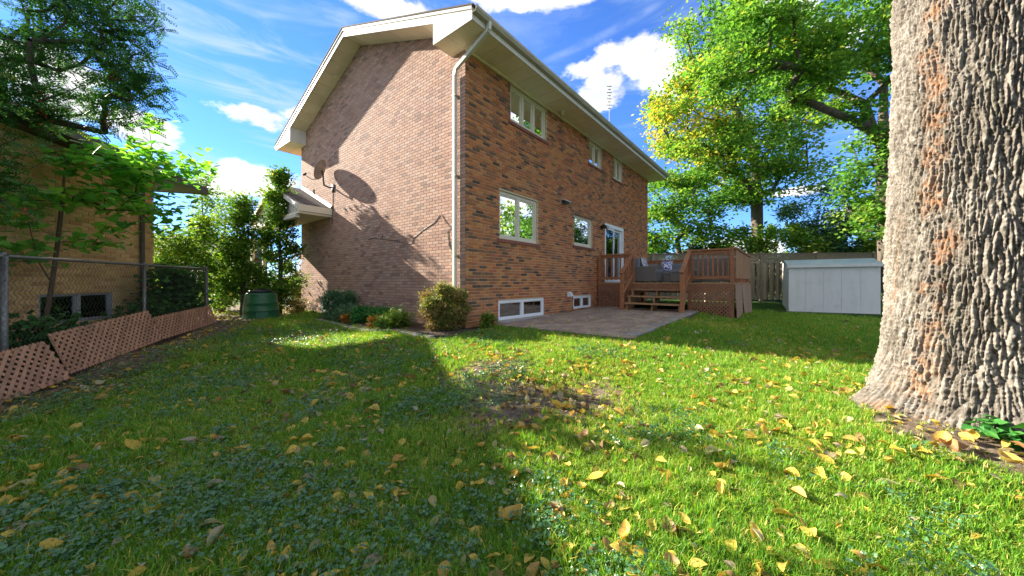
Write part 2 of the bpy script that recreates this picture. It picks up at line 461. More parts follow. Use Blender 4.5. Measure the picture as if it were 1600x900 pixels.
class MB:
    def __init__(self):
        self.v, self.f, self.r = [], [], []

    def add(self, vs, fs, r=0.0):
        b = len(self.v)
        self.v += [tuple(p) for p in vs]
        self.f += [tuple(i + b for i in f) for f in fs]
        self.r += [r] * len(fs)
        return self

    def box(self, x0, x1, y0, y1, z0, z1, r=0.0):
        return self.add([(x0, y0, z0), (x1, y0, z0), (x1, y1, z0), (x0, y1, z0), (x0, y0, z1), (x1, y0, z1), (x1, y1, z1), (x0, y1, z1)], BOXF, r)

    def bar(self, p, q, w, h, up=(0, 0, 1)):
        """rectangular bar from p to q; w across, h along up"""
        p, q, up = Vector(p), Vector(q), Vector(up)
        d = (q - p).normalized()
        s = d.cross(up)
        if s.length < 1e-4:
            s = d.cross(Vector((1, 0, 0)))
        s.normalize()
        u = s.cross(d).normalized()
        a, b = s * w / 2, u * h / 2
        vs = [p - a - b, p + a - b, p + a + b, p - a + b, q - a - b, q + a - b, q + a + b, q - a + b]
        return self.add(vs, [(0, 1, 2, 3), (7, 6, 5, 4), (0, 4, 5, 1), (1, 5, 6, 2), (2, 6, 7, 3), (3, 7, 4, 0)])

    def prism(self, poly, vec):
        """extrude polygon (list of 3d points) along vec"""
        n = len(poly)
        vec = Vector(vec)
        vs = [Vector(p) for p in poly] + [Vector(p) + vec for p in poly]
        fs = [tuple(range(n - 1, -1, -1)), tuple(range(n, 2 * n))] + [(i, (i + 1) % n, n + (i + 1) % n, n + i) for i in range(n)]
        return self.add(vs, fs)

    def tube(self, pts, rad, k=8, cap=True):
        pts = [Vector(p) for p in pts]
        n = len(pts)
        rad = rad if hasattr(rad, '__len__') else [rad] * n
        b = len(self.v)
        prev = None
        for i, p in enumerate(pts):
            d = (pts[min(i + 1, n - 1)] - pts[max(i - 1, 0)]).normalized()
            if prev is None:
                s = d.cross(Vector((0, 0, 1)))
                if s.length < 1e-3:
                    s = d.cross(Vector((0, 1, 0)))
            else:
                s = prev - d * prev.dot(d)
            s.normalize()
            prev = s
            u = d.cross(s)
            for j in range(k):
                a = 2 * math.pi * j / k
                self.v.append(tuple(p + (s * math.cos(a) + u * math.sin(a)) * rad[i]))
        for i in range(n - 1):
            for j in range(k):
                j2 = (j + 1) % k
                self.f.append((b + i * k + j, b + i * k + j2, b + (i + 1) * k + j2, b + (i + 1) * k + j))
                self.r.append(0)
        if cap:
            self.f += [tuple(b + j for j in range(k - 1, -1, -1)), tuple(b + (n - 1) * k + j for j in range(k))]
            self.r += [0, 0]
        return self

    def lathe(self, prof, k=24, c=(0, 0, 0)):
        b = len(self.v)
        n = len(prof)
        for (r, z) in prof:
            for j in range(k):
                a = 2 * math.pi * j / k
                self.v.append((c[0] + r * math.cos(a), c[1] + r * math.sin(a), c[2] + z))
        for i in range(n - 1):
            for j in range(k):
                j2 = (j + 1) % k
                self.f.append((b + i * k + j, b + i * k + j2, b + (i + 1) * k + j2, b + (i + 1) * k + j))
                self.r.append(0)
        self.f += [tuple(b + j for j in range(k - 1, -1, -1)), tuple(b + (n - 1) * k + j for j in range(k))]
        self.r += [0, 0]
        return self

    def mesh(self, name, mat=None, smooth=False):
        me = bpy.data.meshes.new(name)
        me.from_pydata(self.v, [], self.f)
        if any(self.r):
            at = me.attributes.new('rnd', 'FLOAT', 'FACE')
            at.data.foreach_set('value', np.array(self.r, dtype=np.float32))
        if mat:
            me.materials.append(MATS[mat])
        if smooth:
            me.polygons.foreach_set('use_smooth', np.ones(len(me.polygons), dtype=bool))
        me.update()
        return me

    def build(self, name, mat, parent=None, smooth=False, bevel=0.0, **kw):
        o = bpy.data.objects.new(name, self.mesh(name, mat, smooth))
        link(o, parent)
        if bevel:
            md = o.modifiers.new('bevel', 'BEVEL')
            md.width = bevel
            md.segments = 2
            md.limit_method = 'ANGLE'
        return tag(o, **kw)


def inst(me, name, loc, rot=(0, 0, 0), scale=(1, 1, 1), parent=None, **kw):
    o = bpy.data.objects.new(name, me)
    o.location = loc
    o.rotation_euler = rot
    o.scale = scale
    link(o, parent)
    return tag(o, **kw)


# frames -------------------------------------------------------------
HC = np.array([-0.92, 6.87])                 # the near corner of the house, patio level z = 0
HA = R(51.2954)
ax = np.array([math.cos(HA), math.sin(HA)])  # local x: along the rear wall, away from camera
gx = np.array([-ax[1], ax[0]])               # local y: along the gable wall


def hw(a, g, z=0.0):
    p = HC + ax * a + gx * g
    return (float(p[0]), float(p[1]), z)


def to_h(x, y):
    rx, ry = x - HC[0], y - HC[1]
    return rx * ax[0] + ry * ax[1], rx * gx[0] + ry * gx[1]


FD = np.array([-0.266, 0.964])               # side fence direction (away from camera)
FN = np.array([-0.964, -0.266])              # towards the neighbour
F0 = np.array([-6.9, 7.85])                  # far fence post

# ------------------------------------------------------------------ noise
PERM = np.random.default_rng(5).permutation(256)
PERM = np.concatenate([PERM, PERM, PERM])
GRAD = np.random.default_rng(6).normal(size=(256, 3))
GRAD /= np.linalg.norm(GRAD, axis=1)[:, None]


def perlin(p):
    p = np.asarray(p, dtype=np.float64)
    i = np.floor(p).astype(int)
    f = p - i
    i &= 255
    u = f * f * f * (f * (f * 6 - 15) + 10)
    out = 0
    for dx in (0, 1):
        for dy in (0, 1):
            for dz in (0, 1):
                h = PERM[PERM[PERM[(i[:, 0] + dx) & 255] + ((i[:, 1] + dy) & 255)] + ((i[:, 2] + dz) & 255)]
                g = GRAD[h]
                d = f - np.array([dx, dy, dz])
                w = (u[:, 0] if dx else 1 - u[:, 0]) * (u[:, 1] if dy else 1 - u[:, 1]) * (u[:, 2] if dz else 1 - u[:, 2])
                out = out + w * (g * d).sum(1)
    return out * 1.6


def fbm(p, octv=4, gain=.5):
    s, a = 0, 1.0
    p = np.asarray(p, dtype=np.float64)
    for k in range(octv):
        s = s + a * perlin(p * 2 ** k + 17.3 * k)
        a *= gain
    return s


# ------------------------------------------------------------------ ground
CTRL = []
for a_, g_ in ((0, 0), (3, 0), (6, 0), (9, 0), (11, 0), (1, -2.8), (3, -2.8), (6, -2.8), (4, 4), (8, 4), (4, -1.5)):
    p_ = hw(a_, g_)
    CTRL.append((p_[0], p_[1], -.03 + .018 * max(0, min(a_, 6) - .8)))
TREE = np.array([3.75, 2.72])
CTRL += [(*hw(0, 8.1)[:2], -.09), (*hw(-1, 8.1)[:2], -.11), (*hw(-1, 4)[:2], -.09), (*hw(-.8, .5)[:2], -.05),
         (-5.6, 3.9, -.42), (-4.6, 3.6, -.42), (-6.9, 7.85, -.06), (-6.2, 5.6, -.22), (-5.6, 7.8, -.08), (-4, 6, -.2), (-2.5, 4, -.32), (-3, 1.5, -.40),
         (0, 0, -.36), (0, 1.5, -.36), (0, -4, -.36), (2, 1.2, -.30), (.5, 3.2, -.26), (-.6, 5, -.14), (.8, 4.9, -.10),
         (3.75, 2.72, -.12), (3.0, 2.6, -.13), (2.7, 3.6, -.16), (4.8, 5.5, -.20), (3.2, 5.0, -.12), (5.9, 9.1, -.13), (5.6, 7.6, -.14),
         (11, 13.0, -.27), (9, 11, -.25), (12, 10, -.3), (8, 6, -.26), (6, 1, -.3), (11, 16, -.05), (16, 16, -.05), (6, 16.5, -.0),
         (-9, 12, -.12), (-12, 20, -.15), (-9, 5, -.3), (-12, 3, -.35), (30, 20, -.1), (0, 40, -.1), (-30, 30, -.2), (40, 0, -.3), (0, -30, -.4), (-40, 0, -.4)]
CTRL = np.array(CTRL)


def gh(x, y):
    x = np.atleast_1d(np.asarray(x, float)); y = np.atleast_1d(np.asarray(y, float))
    num = np.zeros_like(x); den = np.zeros_like(x)
    for cx, cy, cz in CTRL:
        w = 1 / ((x - cx) ** 2 + (y - cy) ** 2 + .35) ** 1.6
        num += w * cz; den += w
    z = num / den
    pp = np.stack([x * .9, y * .9, x * 0], 1)
    z = z + .022 * perlin(pp) * np.clip(np.hypot(x - 1, y - 5) * -0.04 + 1.4, .1, 1)
    a, g = to_h(x, y)
    inp = (a > .55) & (a < 6.0) & (g < .1) & (g > -3.05)
    return np.where(inp, np.minimum(z, -.06 + .018 * (a - .8)), z)


def gh1(x, y):
    return float(gh(x, y)[0])


def soil_mask(x, y):
    """1 where the lawn is worn to bare soil"""
    x = np.asarray(x, float); y = np.asarray(y, float)
    pp = np.stack([x * 1.3, y * 1.3, x * 0 + 4], 1)
    n = fbm(pp, 3) * .35
    s = np.exp(-(((x - .28) / .85) ** 2 + ((y - 3.3) / .70) ** 2)) * 1.1
    s = np.maximum(s, .8 * np.exp(-(((x + .15) / .55) ** 2 + ((y - 4.25) / .5) ** 2)))
    s = np.maximum(s, .62 * np.exp(-(((x + .75) / .5) ** 2 + ((y - 3.7) / .5) ** 2)))
    rx, ry = x - F0[0], y - F0[1]
    off = -(rx * FN[0] + ry * FN[1])                 # distance on our side of the fence
    s = np.maximum(s, np.clip(1.35 - off / 1.05, 0, 1) * (off > -3))
    dt = np.hypot(x - TREE[0] + .1, y - TREE[1] + .35)
    s = np.maximum(s, np.clip((1.12 - dt) * 3, 0, 1))
    return np.clip(s + n * (s > .03), 0, 1)


def build_ground():
    def axis(pts):
        out = []
        for (a, b, st) in pts:
            out.append(np.arange(a, b, st))
        return np.unique(np.concatenate(out))
    xs = axis([(-900, -60, 120), (-60, -14, 4), (-14, 16, .14), (16, 60, 4), (60, 901, 120)])
    ys = axis([(-900, -60, 120), (-60, -3, 4), (-3, 18, .14), (18, 80, 4), (80, 1501, 120)])
    X, Y = np.meshgrid(xs, ys)
    Z = gh(X.ravel(), Y.ravel())
    V = np.stack([X.ravel(), Y.ravel(), Z], 1)
    nx, ny = len(xs), len(ys)
    i = np.arange((ny - 1) * (nx - 1))
    r, c = i // (nx - 1), i % (nx - 1)
    b = r * nx + c
    me = mesh_np('ground', V, np.stack([b, b + 1, b + nx + 1, b + nx], 1), smooth=True)
    at = me.attributes.new('soil', 'FLOAT', 'POINT')
    at.data.foreach_set('value', soil_mask(V[:, 0], V[:, 1]).astype(np.float32))
    me.materials.append(MATS['lawn_ground'])
    tag(link(bpy.data.objects.new('ground', me)), kind='structure')


build_ground()

# ------------------------------------------------------------------ brick walls


def frame_to_world(root, p):
    return np.array(root.matrix_basis @ Vector(p))


def proj_area(quadw):
    d = quadw - CAM
    if (d[:, 1] < .2).any():
        return 0
    u, v = d[:, 0] / d[:, 1], d[:, 2] / d[:, 1]
    if u.max() < -1.5 or u.min() > 1.5 or v.min() > .85 or v.max() < -.88:
        return 0
    return abs(.5 * (u[0] * v[1] - u[1] * v[0] + u[1] * v[2] - u[2] * v[1] + u[2] * v[3] - u[3] * v[2] + u[3] * v[0] - u[0] * v[3]))


def lay_bricks(parent, root, P, urange, vrange, holes, mat, clip=None, bl=.205, bc=.0667, joint=.0105, seed=1, keep=300, proud=.012, rough=.002, ch=.004):
    """P(u,v,w) -> local point; w is outward. Nearest `keep` bricks become objects, the rest one part."""
    r = random.Random(seed)
    rects = []
    nrow = int((vrange[1] - vrange[0]) / bc)
    for k in range(nrow):
        v0 = vrange[0] + k * bc
        v1 = v0 + bc - joint
        u = urange[0] - (bl / 2 if k % 2 else 0)
        while u < urange[1]:
            segs = [(max(u, urange[0]), min(u + bl - joint, urange[1]))]
            for (h0, h1, k0, k1) in holes:
                ov = min(v1, k1) - max(v0, k0)
                if ov < .35 * (v1 - v0):
                    continue
                ns = []
                for (s0, s1) in segs:
                    if s1 <= h0 or s0 >= h1:
                        ns.append((s0, s1))
                    else:
                        if h0 - s0 > .03:
                            ns.append((s0, h0 - .004))
                        if s1 - h1 > .03:
                            ns.append((h1 + .004, s1))
                segs = ns
            for (s0, s1) in segs:
                if s1 - s0 < .03:
                    continue
                if clip and not clip((s0 + s1) / 2, v0):
                    continue
                rects.append((s0, s1, v0, v1))
            u += bl
    scored = []
    for q in rects:
        s0, s1, v0, v1 = q
        W = np.array([frame_to_world(root, P(*c)) for c in ((s0, v0, 0), (s1, v0, 0), (s1, v1, 0), (s0, v1, 0))])
        scored.append(proj_area(W))
    order = np.argsort(-np.array(scored))
    top = set(int(i) for i in order[:keep])
    NV = 14
    # unit brick variants, centred, length 1 along u
    c0 = np.array(P(0, 0, 0)); eu = np.array(P(1, 0, 0)) - c0; ev = np.array(P(0, 1, 0)) - c0; ew = np.array(P(0, 0, 1)) - c0
    hh = (bc - joint) / 2
    flip = np.dot(np.cross(eu, ev), ew) < 0

    def brick_pts(u0, u1, v0, v1, w, ch=ch):
        wb = -.03
        pts = [(u0, v0, wb), (u1, v0, wb), (u1, v1, wb), (u0, v1, wb), (u0, v0, w - ch), (u1, v0, w - ch), (u1, v1, w - ch), (u0, v1, w - ch),
               (u0 + ch, v0 + ch, w), (u1 - ch, v0 + ch, w), (u1 - ch, v1 - ch, w), (u0 + ch, v1 - ch, w)]
        return pts
    BF = [(8, 9, 10, 11), (4, 5, 9, 8), (5, 6, 10, 9), (6, 7, 11, 10), (7, 4, 8, 11), (0, 1, 5, 4), (1, 2, 6, 5), (2, 3, 7, 6), (3, 0, 4, 7)]
    if flip:
        BF = [f[::-1] for f in BF]
    variants = {}

    def variant(j, half):
        key = (j, half)
        if key not in variants:
            L = bl - joint
            if half:
                L = bl / 2 - joint
            m = MB()
            rr = random.Random(seed * 100 + j)
            pts = brick_pts(-L / 2, L / 2, -hh, hh, rr.uniform(-rough, rough))
            m.add([tuple(eu * p[0] + ev * p[1] + ew * p[2]) for p in pts], BF, (j + .5) / NV)
            variants[key] = (m.mesh('brick', mat), L)
        return variants[key]
    V, F, RN = [], [], []
    for i, (s0, s1, v0, v1) in enumerate(rects):
        rv = r.random()
        if i in top:
            half = (s1 - s0) < .7 * (bl - joint)
            me, L = variant(min(int(rv * NV), NV - 1), half)
            o = bpy.data.objects.new('brick', me)
            o.location = P((s0 + s1) / 2, (v0 + v1) / 2, 0)
            k = (s1 - s0) / L
            sc = [1, 1, 1]
            sc[int(np.argmax(np.abs(eu)))] = k
            o.scale = sc
            link(o, parent)
        else:
            b = len(V)
            V += [P(*p) for p in brick_pts(s0, s1, v0, v1, r.uniform(-rough, rough))]
            F += [tuple(q + b for q in f) for f in BF]
            RN += [rv] * len(BF)
    me = mesh_np('brickwork', np.array(V), np.array(F), np.array(RN))
    me.materials.append(MATS[mat])
    tag(link(bpy.data.objects.new('brickwork', me), parent), kind='stuff')


def wall_cells(mb, P, urange, vrange, holes, w0, w1):
    us = sorted({urange[0], urange[1], *[h[0] for h in holes], *[h[1] for h in holes]})
    vs = sorted({vrange[0], vrange[1], *[h[2] for h in holes], *[h[3] for h in holes]})
    us = [u for u in us if urange[0] <= u <= urange[1]]
    vs = [v for v in vs if vrange[0] <= v <= vrange[1]]
    for j in range(len(vs) - 1):
        run = None
        for i in range(len(us)):
            solid = False
            if i < len(us) - 1:
                cu, cv = (us[i] + us[i + 1]) / 2, (vs[j] + vs[j + 1]) / 2
                solid = not any(h[0] < cu < h[1] and h[2] < cv < h[3] for h in holes)
            if solid and run is None:
                run = us[i]
            if not solid and run is not None:
                pts = [P(run, vs[j], w0), P(us[i], vs[j], w0), P(us[i], vs[j], w1), P(run, vs[j], w1),
                       P(run, vs[j + 1], w0), P(us[i], vs[j + 1], w0), P(us[i], vs[j + 1], w1), P(run, vs[j + 1], w1)]
                mb.add(pts, BOXF)
                run = None


# ------------------------------------------------------------------ the brick house
HL, HG = 11.24, 8.08          # rear length, gable depth
ZS = 5.47                     # soffit level
EO, EF, RO = .68, .85, .49    # eave overhangs rear / front, rake overhang
GR = 4.06                     # ridge
SL = .372


def zroof(g):                 # underside line of the rake fascia
    return ZS + .02 + SL * (g + EO) if g <= GR else ZS + .02 + SL * (GR + EO) - SL * (g - GR)


house = empty('brick_house', hw(0, 0, 0), HA, 'two-storey brown brick house with white gable trim, sliding door and rear deck', 'house')

PR = lambda u, v, w: (u, -w, v)          # rear wall, outward -y
PG = lambda u, v, w: (-w, u, v)          # gable wall, outward -x
W_UP1 = (1.42, 2.94, 4.60, 5.46); W_UP2 = (5.42, 6.38, 4.70, 5.46); W_UP3 = (7.36, 8.24, 4.66, 5.46)
W_LO1 = (1.04, 2.53, 1.86, 2.93); W_LO2 = (4.44, 5.66, 1.99, 2.92); W_DR = (6.62, 8.34, .90, 2.93)
W_B1 = (1.00, 2.80, .03, .47); W_B2 = (4.38, 5.55, .08, .46)
W_GB = (5.25, 6.56, -.06, .39)
R_HOLES = [W_UP1, W_UP2, W_UP3, W_LO1, W_LO2, W_DR, W_B1, W_B2]

wm = MB()
wall_cells(wm, PR, (0.03, HL - .03), (-.35, ZS + .1), R_HOLES, -.25, -.012)
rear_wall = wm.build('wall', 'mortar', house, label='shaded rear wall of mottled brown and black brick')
wm = MB()
wall_cells(wm, PG, (0.03, HG - .03), (-.35, ZS), [W_GB], -.25, -.0025)
wm.prism([(.0025, .03, ZS), (.0025, HG - .03, ZS), (.0025, HG - .03, zroof(HG) + .03), (.0025, GR, zroof(GR) + .03), (.0025, .03, zroof(0) + .03)], (.238, 0, 0))
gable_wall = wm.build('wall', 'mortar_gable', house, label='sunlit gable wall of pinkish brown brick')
wm = MB()
wm.box(HL - .25, HL - .012, .26, HG - .26, -.35, ZS + .3)
wm.box(.26, HL - .26, HG - .25, HG - .012, -.35, ZS + .3)
wm.prism([(HL - .25, .26, ZS + .3), (HL - .25, HG - .26, ZS + .3), (HL - .25, GR, zroof(GR))], (.23, 0, 0))
wm.build('wall', 'brick_rear', house)
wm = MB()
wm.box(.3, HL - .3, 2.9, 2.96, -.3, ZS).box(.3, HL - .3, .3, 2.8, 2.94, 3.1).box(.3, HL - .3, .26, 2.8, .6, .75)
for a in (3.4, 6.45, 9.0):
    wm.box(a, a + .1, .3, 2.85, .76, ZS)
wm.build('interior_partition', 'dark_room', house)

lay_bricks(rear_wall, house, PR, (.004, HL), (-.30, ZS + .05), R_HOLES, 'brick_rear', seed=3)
lay_bricks(gable_wall, house, PG, (.006, HG), (-.30, zroof(GR)), [W_GB], 'brick_gable_sunlit', clip=lambda u, v: v < zroof(u) + .0, seed=4, rough=.0002, ch=.0006)


def window(parent, h, divs, mat='vinyl_cream', sill=True, P=PR, name='window', inset=.055, fw=.065, casement=True, pane='glass', label=None, blind=None):
    u0, u1, v0, v1 = h
    m = MB()

    def bx(a, b, c, d, w0, w1):
        m.add([P(a, c, w0), P(b, c, w0), P(b, c, w1), P(a, c, w1), P(a, d, w0), P(b, d, w0), P(b, d, w1), P(a, d, w1)], BOXF)
    wo, wi = -inset, -inset - .08
    e = .004
    bx(u0 + e, u1 - e, v0 + e, v0 + fw, wi, wo); bx(u0 + e, u1 - e, v1 - fw, v1 - e, wi, wo)
    bx(u0 + e, u0 + fw, v0 + fw, v1 - fw, wi, wo); bx(u1 - fw, u1 - e, v0 + fw, v1 - fw, wi, wo)
    cuts = [u0 + fw]
    tot = u1 - u0 - 2 * fw
    for d in divs[:-1]:
        cuts.append(cuts[-1] + tot * d)
    cuts.append(u1 - fw)
    mw = .035
    for c in cuts[1:-1]:
        bx(c - mw, c + mw, v0 + fw, v1 - fw, wi + .001, wo - .001)
    win = m.build(name, mat, parent, label=label)
    for i in range(len(cuts) - 1):
        a = cuts[i] + (mw if i else 0)
        b = cuts[i + 1] - (mw if i < len(cuts) - 2 else 0)
        c, d = v0 + fw, v1 - fw
        m = MB()
        s = .035 if casement else .02
        w0, w1 = wi + .01, wo - .018
        bx(a, b, c, c + s, w0, w1); bx(a, b, d - s, d, w0, w1); bx(a, a + s, c + s, d - s, w0, w1); bx(b - s, b, c + s, d - s, w0, w1)
        m.build('sash', mat, win)
        m = MB()
        bx(a + s, b - s, c + s, d - s, wi + .03, wi + .042)
        m.build('pane', pane, win)
    if sill:
        m = MB()
        n = max(2, round((u1 - u0 + .16) / .21))
        wd = (u1 - u0 + .16) / n
        for i in range(n):
            a, b = u0 - .08 + i * wd, u0 - .08 + (i + 1) * wd - .008
            m.add([P(a, v0 - .09, -.1), P(b, v0 - .09, -.1), P(b, v0 - .09, .028), P(a, v0 - .09, .028),
                   P(a, v0 + .002, -.1), P(b, v0 + .002, -.1), P(b, v0 - .018, .028), P(a, v0 - .018, .028)], BOXF)
        m.build('sill', 'sill_brick', win)
    if blind:
        m = MB()
        bx(u0 + .1, u0 + .1 + (u1 - u0 - .2) * blind[0], v0 + .05, v1 - .05, -.27, -.262)
        m.build('curtain', blind[1], win)
    return win


window(house, W_UP1, (1 / 3, 1 / 3, 1 / 3), label='upper window with three tall panes')
window(house, W_UP2, (.5, .5), blind=(.55, 'curtain'))
window(house, W_UP3, (.5, .5), blind=(.6, 'curtain'))
window(house, W_LO1, (.5, .5), label='two-pane ground floor window mirroring trees')
window(house, W_LO2, (1.0,), label='single-pane ground floor window')
window(house, W_B1, (.5, .5), 'vinyl_white', False, casement=False, pane='glass_dark', name='basement_window', inset=.01, fw=.05)
window(house, W_B2, (.5, .5), 'vinyl_white', False, casement=False, pane='glass_dark', name='basement_window', inset=.01, fw=.05)
window(house, W_GB, (.5, .5), 'vinyl_white', False, P=PG, casement=False, pane='glass_dark', name='basement_window', inset=.01, fw=.06)
# grey hose behind the first basement window
hs = MB()
hs.tube([(1.08 + .1 * i, .1 + .005, .10 + .03 * math.sin(i * .5) + (.012 * i * i * .25)) for i in range(9)], .014, 6)
hs.build('curtain_cord', 'vinyl_white', house)
m = MB()
m.box(W_B1[0] + .95, W_B1[1] - .1, .16, .17, .08, .42)
m.build('blind', 'blind_grey', house)


def door():
    u0, u1, v0, v1 = W_DR
    m = MB()
    f = .085
    m.box(u0 + .003, u0 + f, .0, .14, v0, v1 - .003).box(u1 - f, u1 - .003, .0, .14, v0, v1 - .003).box(u0 + f, u1 - f, .0, .14, v1 - .11, v1 - .003).box(u0 + f, u1 - f, .0, .14, v0, v0 + .04)
    d = m.build('sliding_door', 'vinyl_white', house, label='white sliding patio door with two tall panes')
    mid = (u0 + u1) / 2
    for (a, b, y) in ((u0 + f, mid + .04, .03), (mid - .04, u1 - f, .085)):
        m = MB()
        s = .075
        z0, z1 = v0 + .04, v1 - .11
        m.box(a, a + s, y, y + .045, z0, z1).box(b - s, b, y, y + .045, z0, z1).box(a + s, b - s, y, y + .045, z0, z0 + .1).box(a + s, b - s, y, y + .045, z1 - s, z1)
        m.build('door_leaf', 'vinyl_white', d)
        MB().box(a + s, b - s, y + .02, y + .03, z0 + .1, z1 - s).build('pane', 'glass', d)
    MB().box(mid + .0, mid + .03, .0, .03, 1.85, 2.1).build('handle', 'lamp_dark', d)
    MB().box(u0 - .05, u1 + .05, -.12, .0, v0 - .06, v0 - .004).build('threshold', 'vinyl_white', d)
    m = MB()
    for i in range(9):
        m.box(u0 + .12 + i * .085, u0 + .19 + i * .085, .2, .215, v0 + .06, v1 - .12)
    m.build('vertical_blind', 'curtain', d)


door()

# roof ---------------------------------------------------------------
XA, XB = -RO, HL + RO
roof = empty('roof')
roof.parent = house
FH = .215                    # fascia height
for (g0, g1, flipd) in ((-EO - .04, GR, 1), (HG + EF + .04, GR, -1)):
    z0, z1 = zroof(g0) + FH, zroof(g1) + FH
    m = MB()
    t = .03
    m.prism([(XA - .03, g0, z0), (XA - .03, g1, z1), (XA - .03, g1, z1 + t), (XA - .03, g0, z0 + t)], (XB - XA + .06, 0, 0))
    m.build('shingle_slope', 'shingle', roof)
    for x, ex in ((XA, .025), (XB, -.025)):
        m = MB()
        g0b = g0 + .04 * flipd
        m.prism([(x, g0b, zroof(g0b)), (x, g1, zroof(g1)), (x, g1, zroof(g1) + FH - .055), (x, g0b, zroof(g0b) + FH - .055)], (ex, 0, 0))
        m.build('rake_fascia', 'fascia_white', roof)
        m = MB()
        e2 = -.018 if x < 0 else .018
        m.prism([(x, g0b, zroof(g0b) + FH - .062), (x, g1, zroof(g1) + FH - .062), (x, g1, zroof(g1) + FH - .004), (x, g0b, zroof(g0b) + FH - .004)], (e2, 0, 0))
        m.build('drip_edge', 'fascia_white', roof)
    # sloping rake soffit, panel by panel
    lo = .39 if flipd > 0 else HG - .39
    n = 9
    for side_x0, side_x1 in ((XA + .025, .0), (HL, XB - .025)):
        for i in range(n):
            a = lo + (GR - lo) * i / n
            b = lo + (GR - lo) * (i + 1) / n
            gap = .006 * flipd
            m = MB()
            za, zb = zroof(a) + .03, zroof(b - gap) + .03
            m.prism([(side_x0, a, za), (side_x0, b - gap, zb), (side_x0, b - gap, zb + .012), (side_x0, a, za + .012)], (side_x1 - side_x0, 0, 0))
            m.build('soffit_panel', 'soffit', roof)
# eave boxes: rear and front
for (ge, gin, ga) in ((-EO, .39, 0.0), (HG + EF, HG - .39, HG)):
    s = 1 if ge < 0 else -1
    # end return panels at both gables
    for x, ex in ((XA + .002, .02), (XB - .002, -.02)):
        m = MB()
        m.prism([(x, ge, ZS + .005), (x, gin, ZS + .005), (x, gin, zroof(gin) + .02), (x, ge, zroof(ge) + .02)], (ex, 0, 0))
        m.build('eave_return', 'fascia_white', roof)
        m = MB()
        xo = x + ex
        m.prism([(xo, gin, ZS + .006), (0 if x < 0 else HL, gin, ZS + .006), (0 if x < 0 else HL, gin, zroof(gin) + .03), (xo, gin, zroof(gin) + .03)], (0, -.015 * s, 0))
        m.build('return_end', 'fascia_white', roof)
    m = MB()
    m.prism([(XA + .02, ge, ZS + .005), (XB - .02, ge, ZS + .005), (XB - .02, ge, zroof(ge) + FH - .01), (XA + .02, ge, zroof(ge) + FH - .01)], (0, .022 * s, 0))
    m.build('eave_fascia', 'fascia_white', roof)
    # gutter: open trough
    m = MB()
    zt = zroof(ge) + FH - .03
    prof = [(0, 0), (0, -.10), (-.085, -.10), (-.115, -.045), (-.115, .0), (-.10, .0), (-.10, -.04), (-.078, -.088), (-.012, -.088), (-.012, 0)]
    m.prism([(XA - .01, ge - .001 * s + p[0] * s, zt + p[1]) for p in prof], (XB - XA + .02, 0, 0))
    m.build('gutter', 'gutter_metal', roof)
    # flat soffit panels
    n = 30
    for i in range(n):
        a = XA + .025 + (XB - XA - .05) * i / n
        b = XA + .025 + (XB - XA - .05) * (i + 1) / n - .006
        y0, y1 = ge + .024 * s, ga
        MB().box(a, b, min(y0, y1), max(y0, y1), ZS + .012, ZS + .024).build('soffit_panel', 'soffit', roof)
    for x0, x1 in ((XA + .025, 0), (HL, XB - .025)):
        y0, y1 = ga, gin - .017 * s
        MB().box(x0, x1, min(y0, y1) + .004, max(y0, y1), ZS + .012, ZS + .024).build('soffit_panel', 'soffit', roof)
    MB().box(.002, HL, min(ga, ga - .05 * s), max(ga, ga - .05 * s), ZS - .02, ZS + .011).build('frieze_trim', 'soffit', roof)

# downspout: from the gutter back to the gable face, then down
m = MB()
pp = [(-.13, -.75, 5.60), (-.13, -.74, 5.46), (-.10, .17, 5.12), (-.065, .24, 5.02), (-.065, .24, .35)]
for p, q in zip(pp[:-1], pp[1:]):
    m.bar(p, q, .075 if p[2] > 5.05 else .06, .06 if p[2] > 5.05 else .085, (1, 0, 0))
dsp = m.build('downspout', 'fascia_white', house)
for z in (4.6, 3.0, 1.4):
    MB().box(-.105, -.003, .185, .295, z, z + .03).build('bracket', 'gutter_metal', dsp)
# small fittings on the rear wall
m = MB()
m.box(4.0, 4.16, -.05, .0, .46, .60).box(4.02, 4.14, -.13, -.05, .47, .52)
m.prism([(4.02, -.05, .60), (4.02, -.13, .52), (4.02, -.05, .52)], (.12, 0, 0))
m.build('dryer_vent', 'vinyl_white', house)
m = MB()
m.box(2.05, 2.25, -.02, .0, .0, .0301)
m = MB()
m.box(.95, 3.3, -.12, -.002, -.03, .022)
m.build('window_ledge', 'concrete', house)
m = MB()
m.box(5.2, 6.62, .0, .3, -.3, -.062)
m = MB()
m.prism([(-.16, 5.2, -.11), (-.16, 6.65, -.11), (-.16, 6.65, -.072), (-.16, 5.2, -.072)], (.157, 0, 0))
m.build('window_ledge', 'concrete', house)

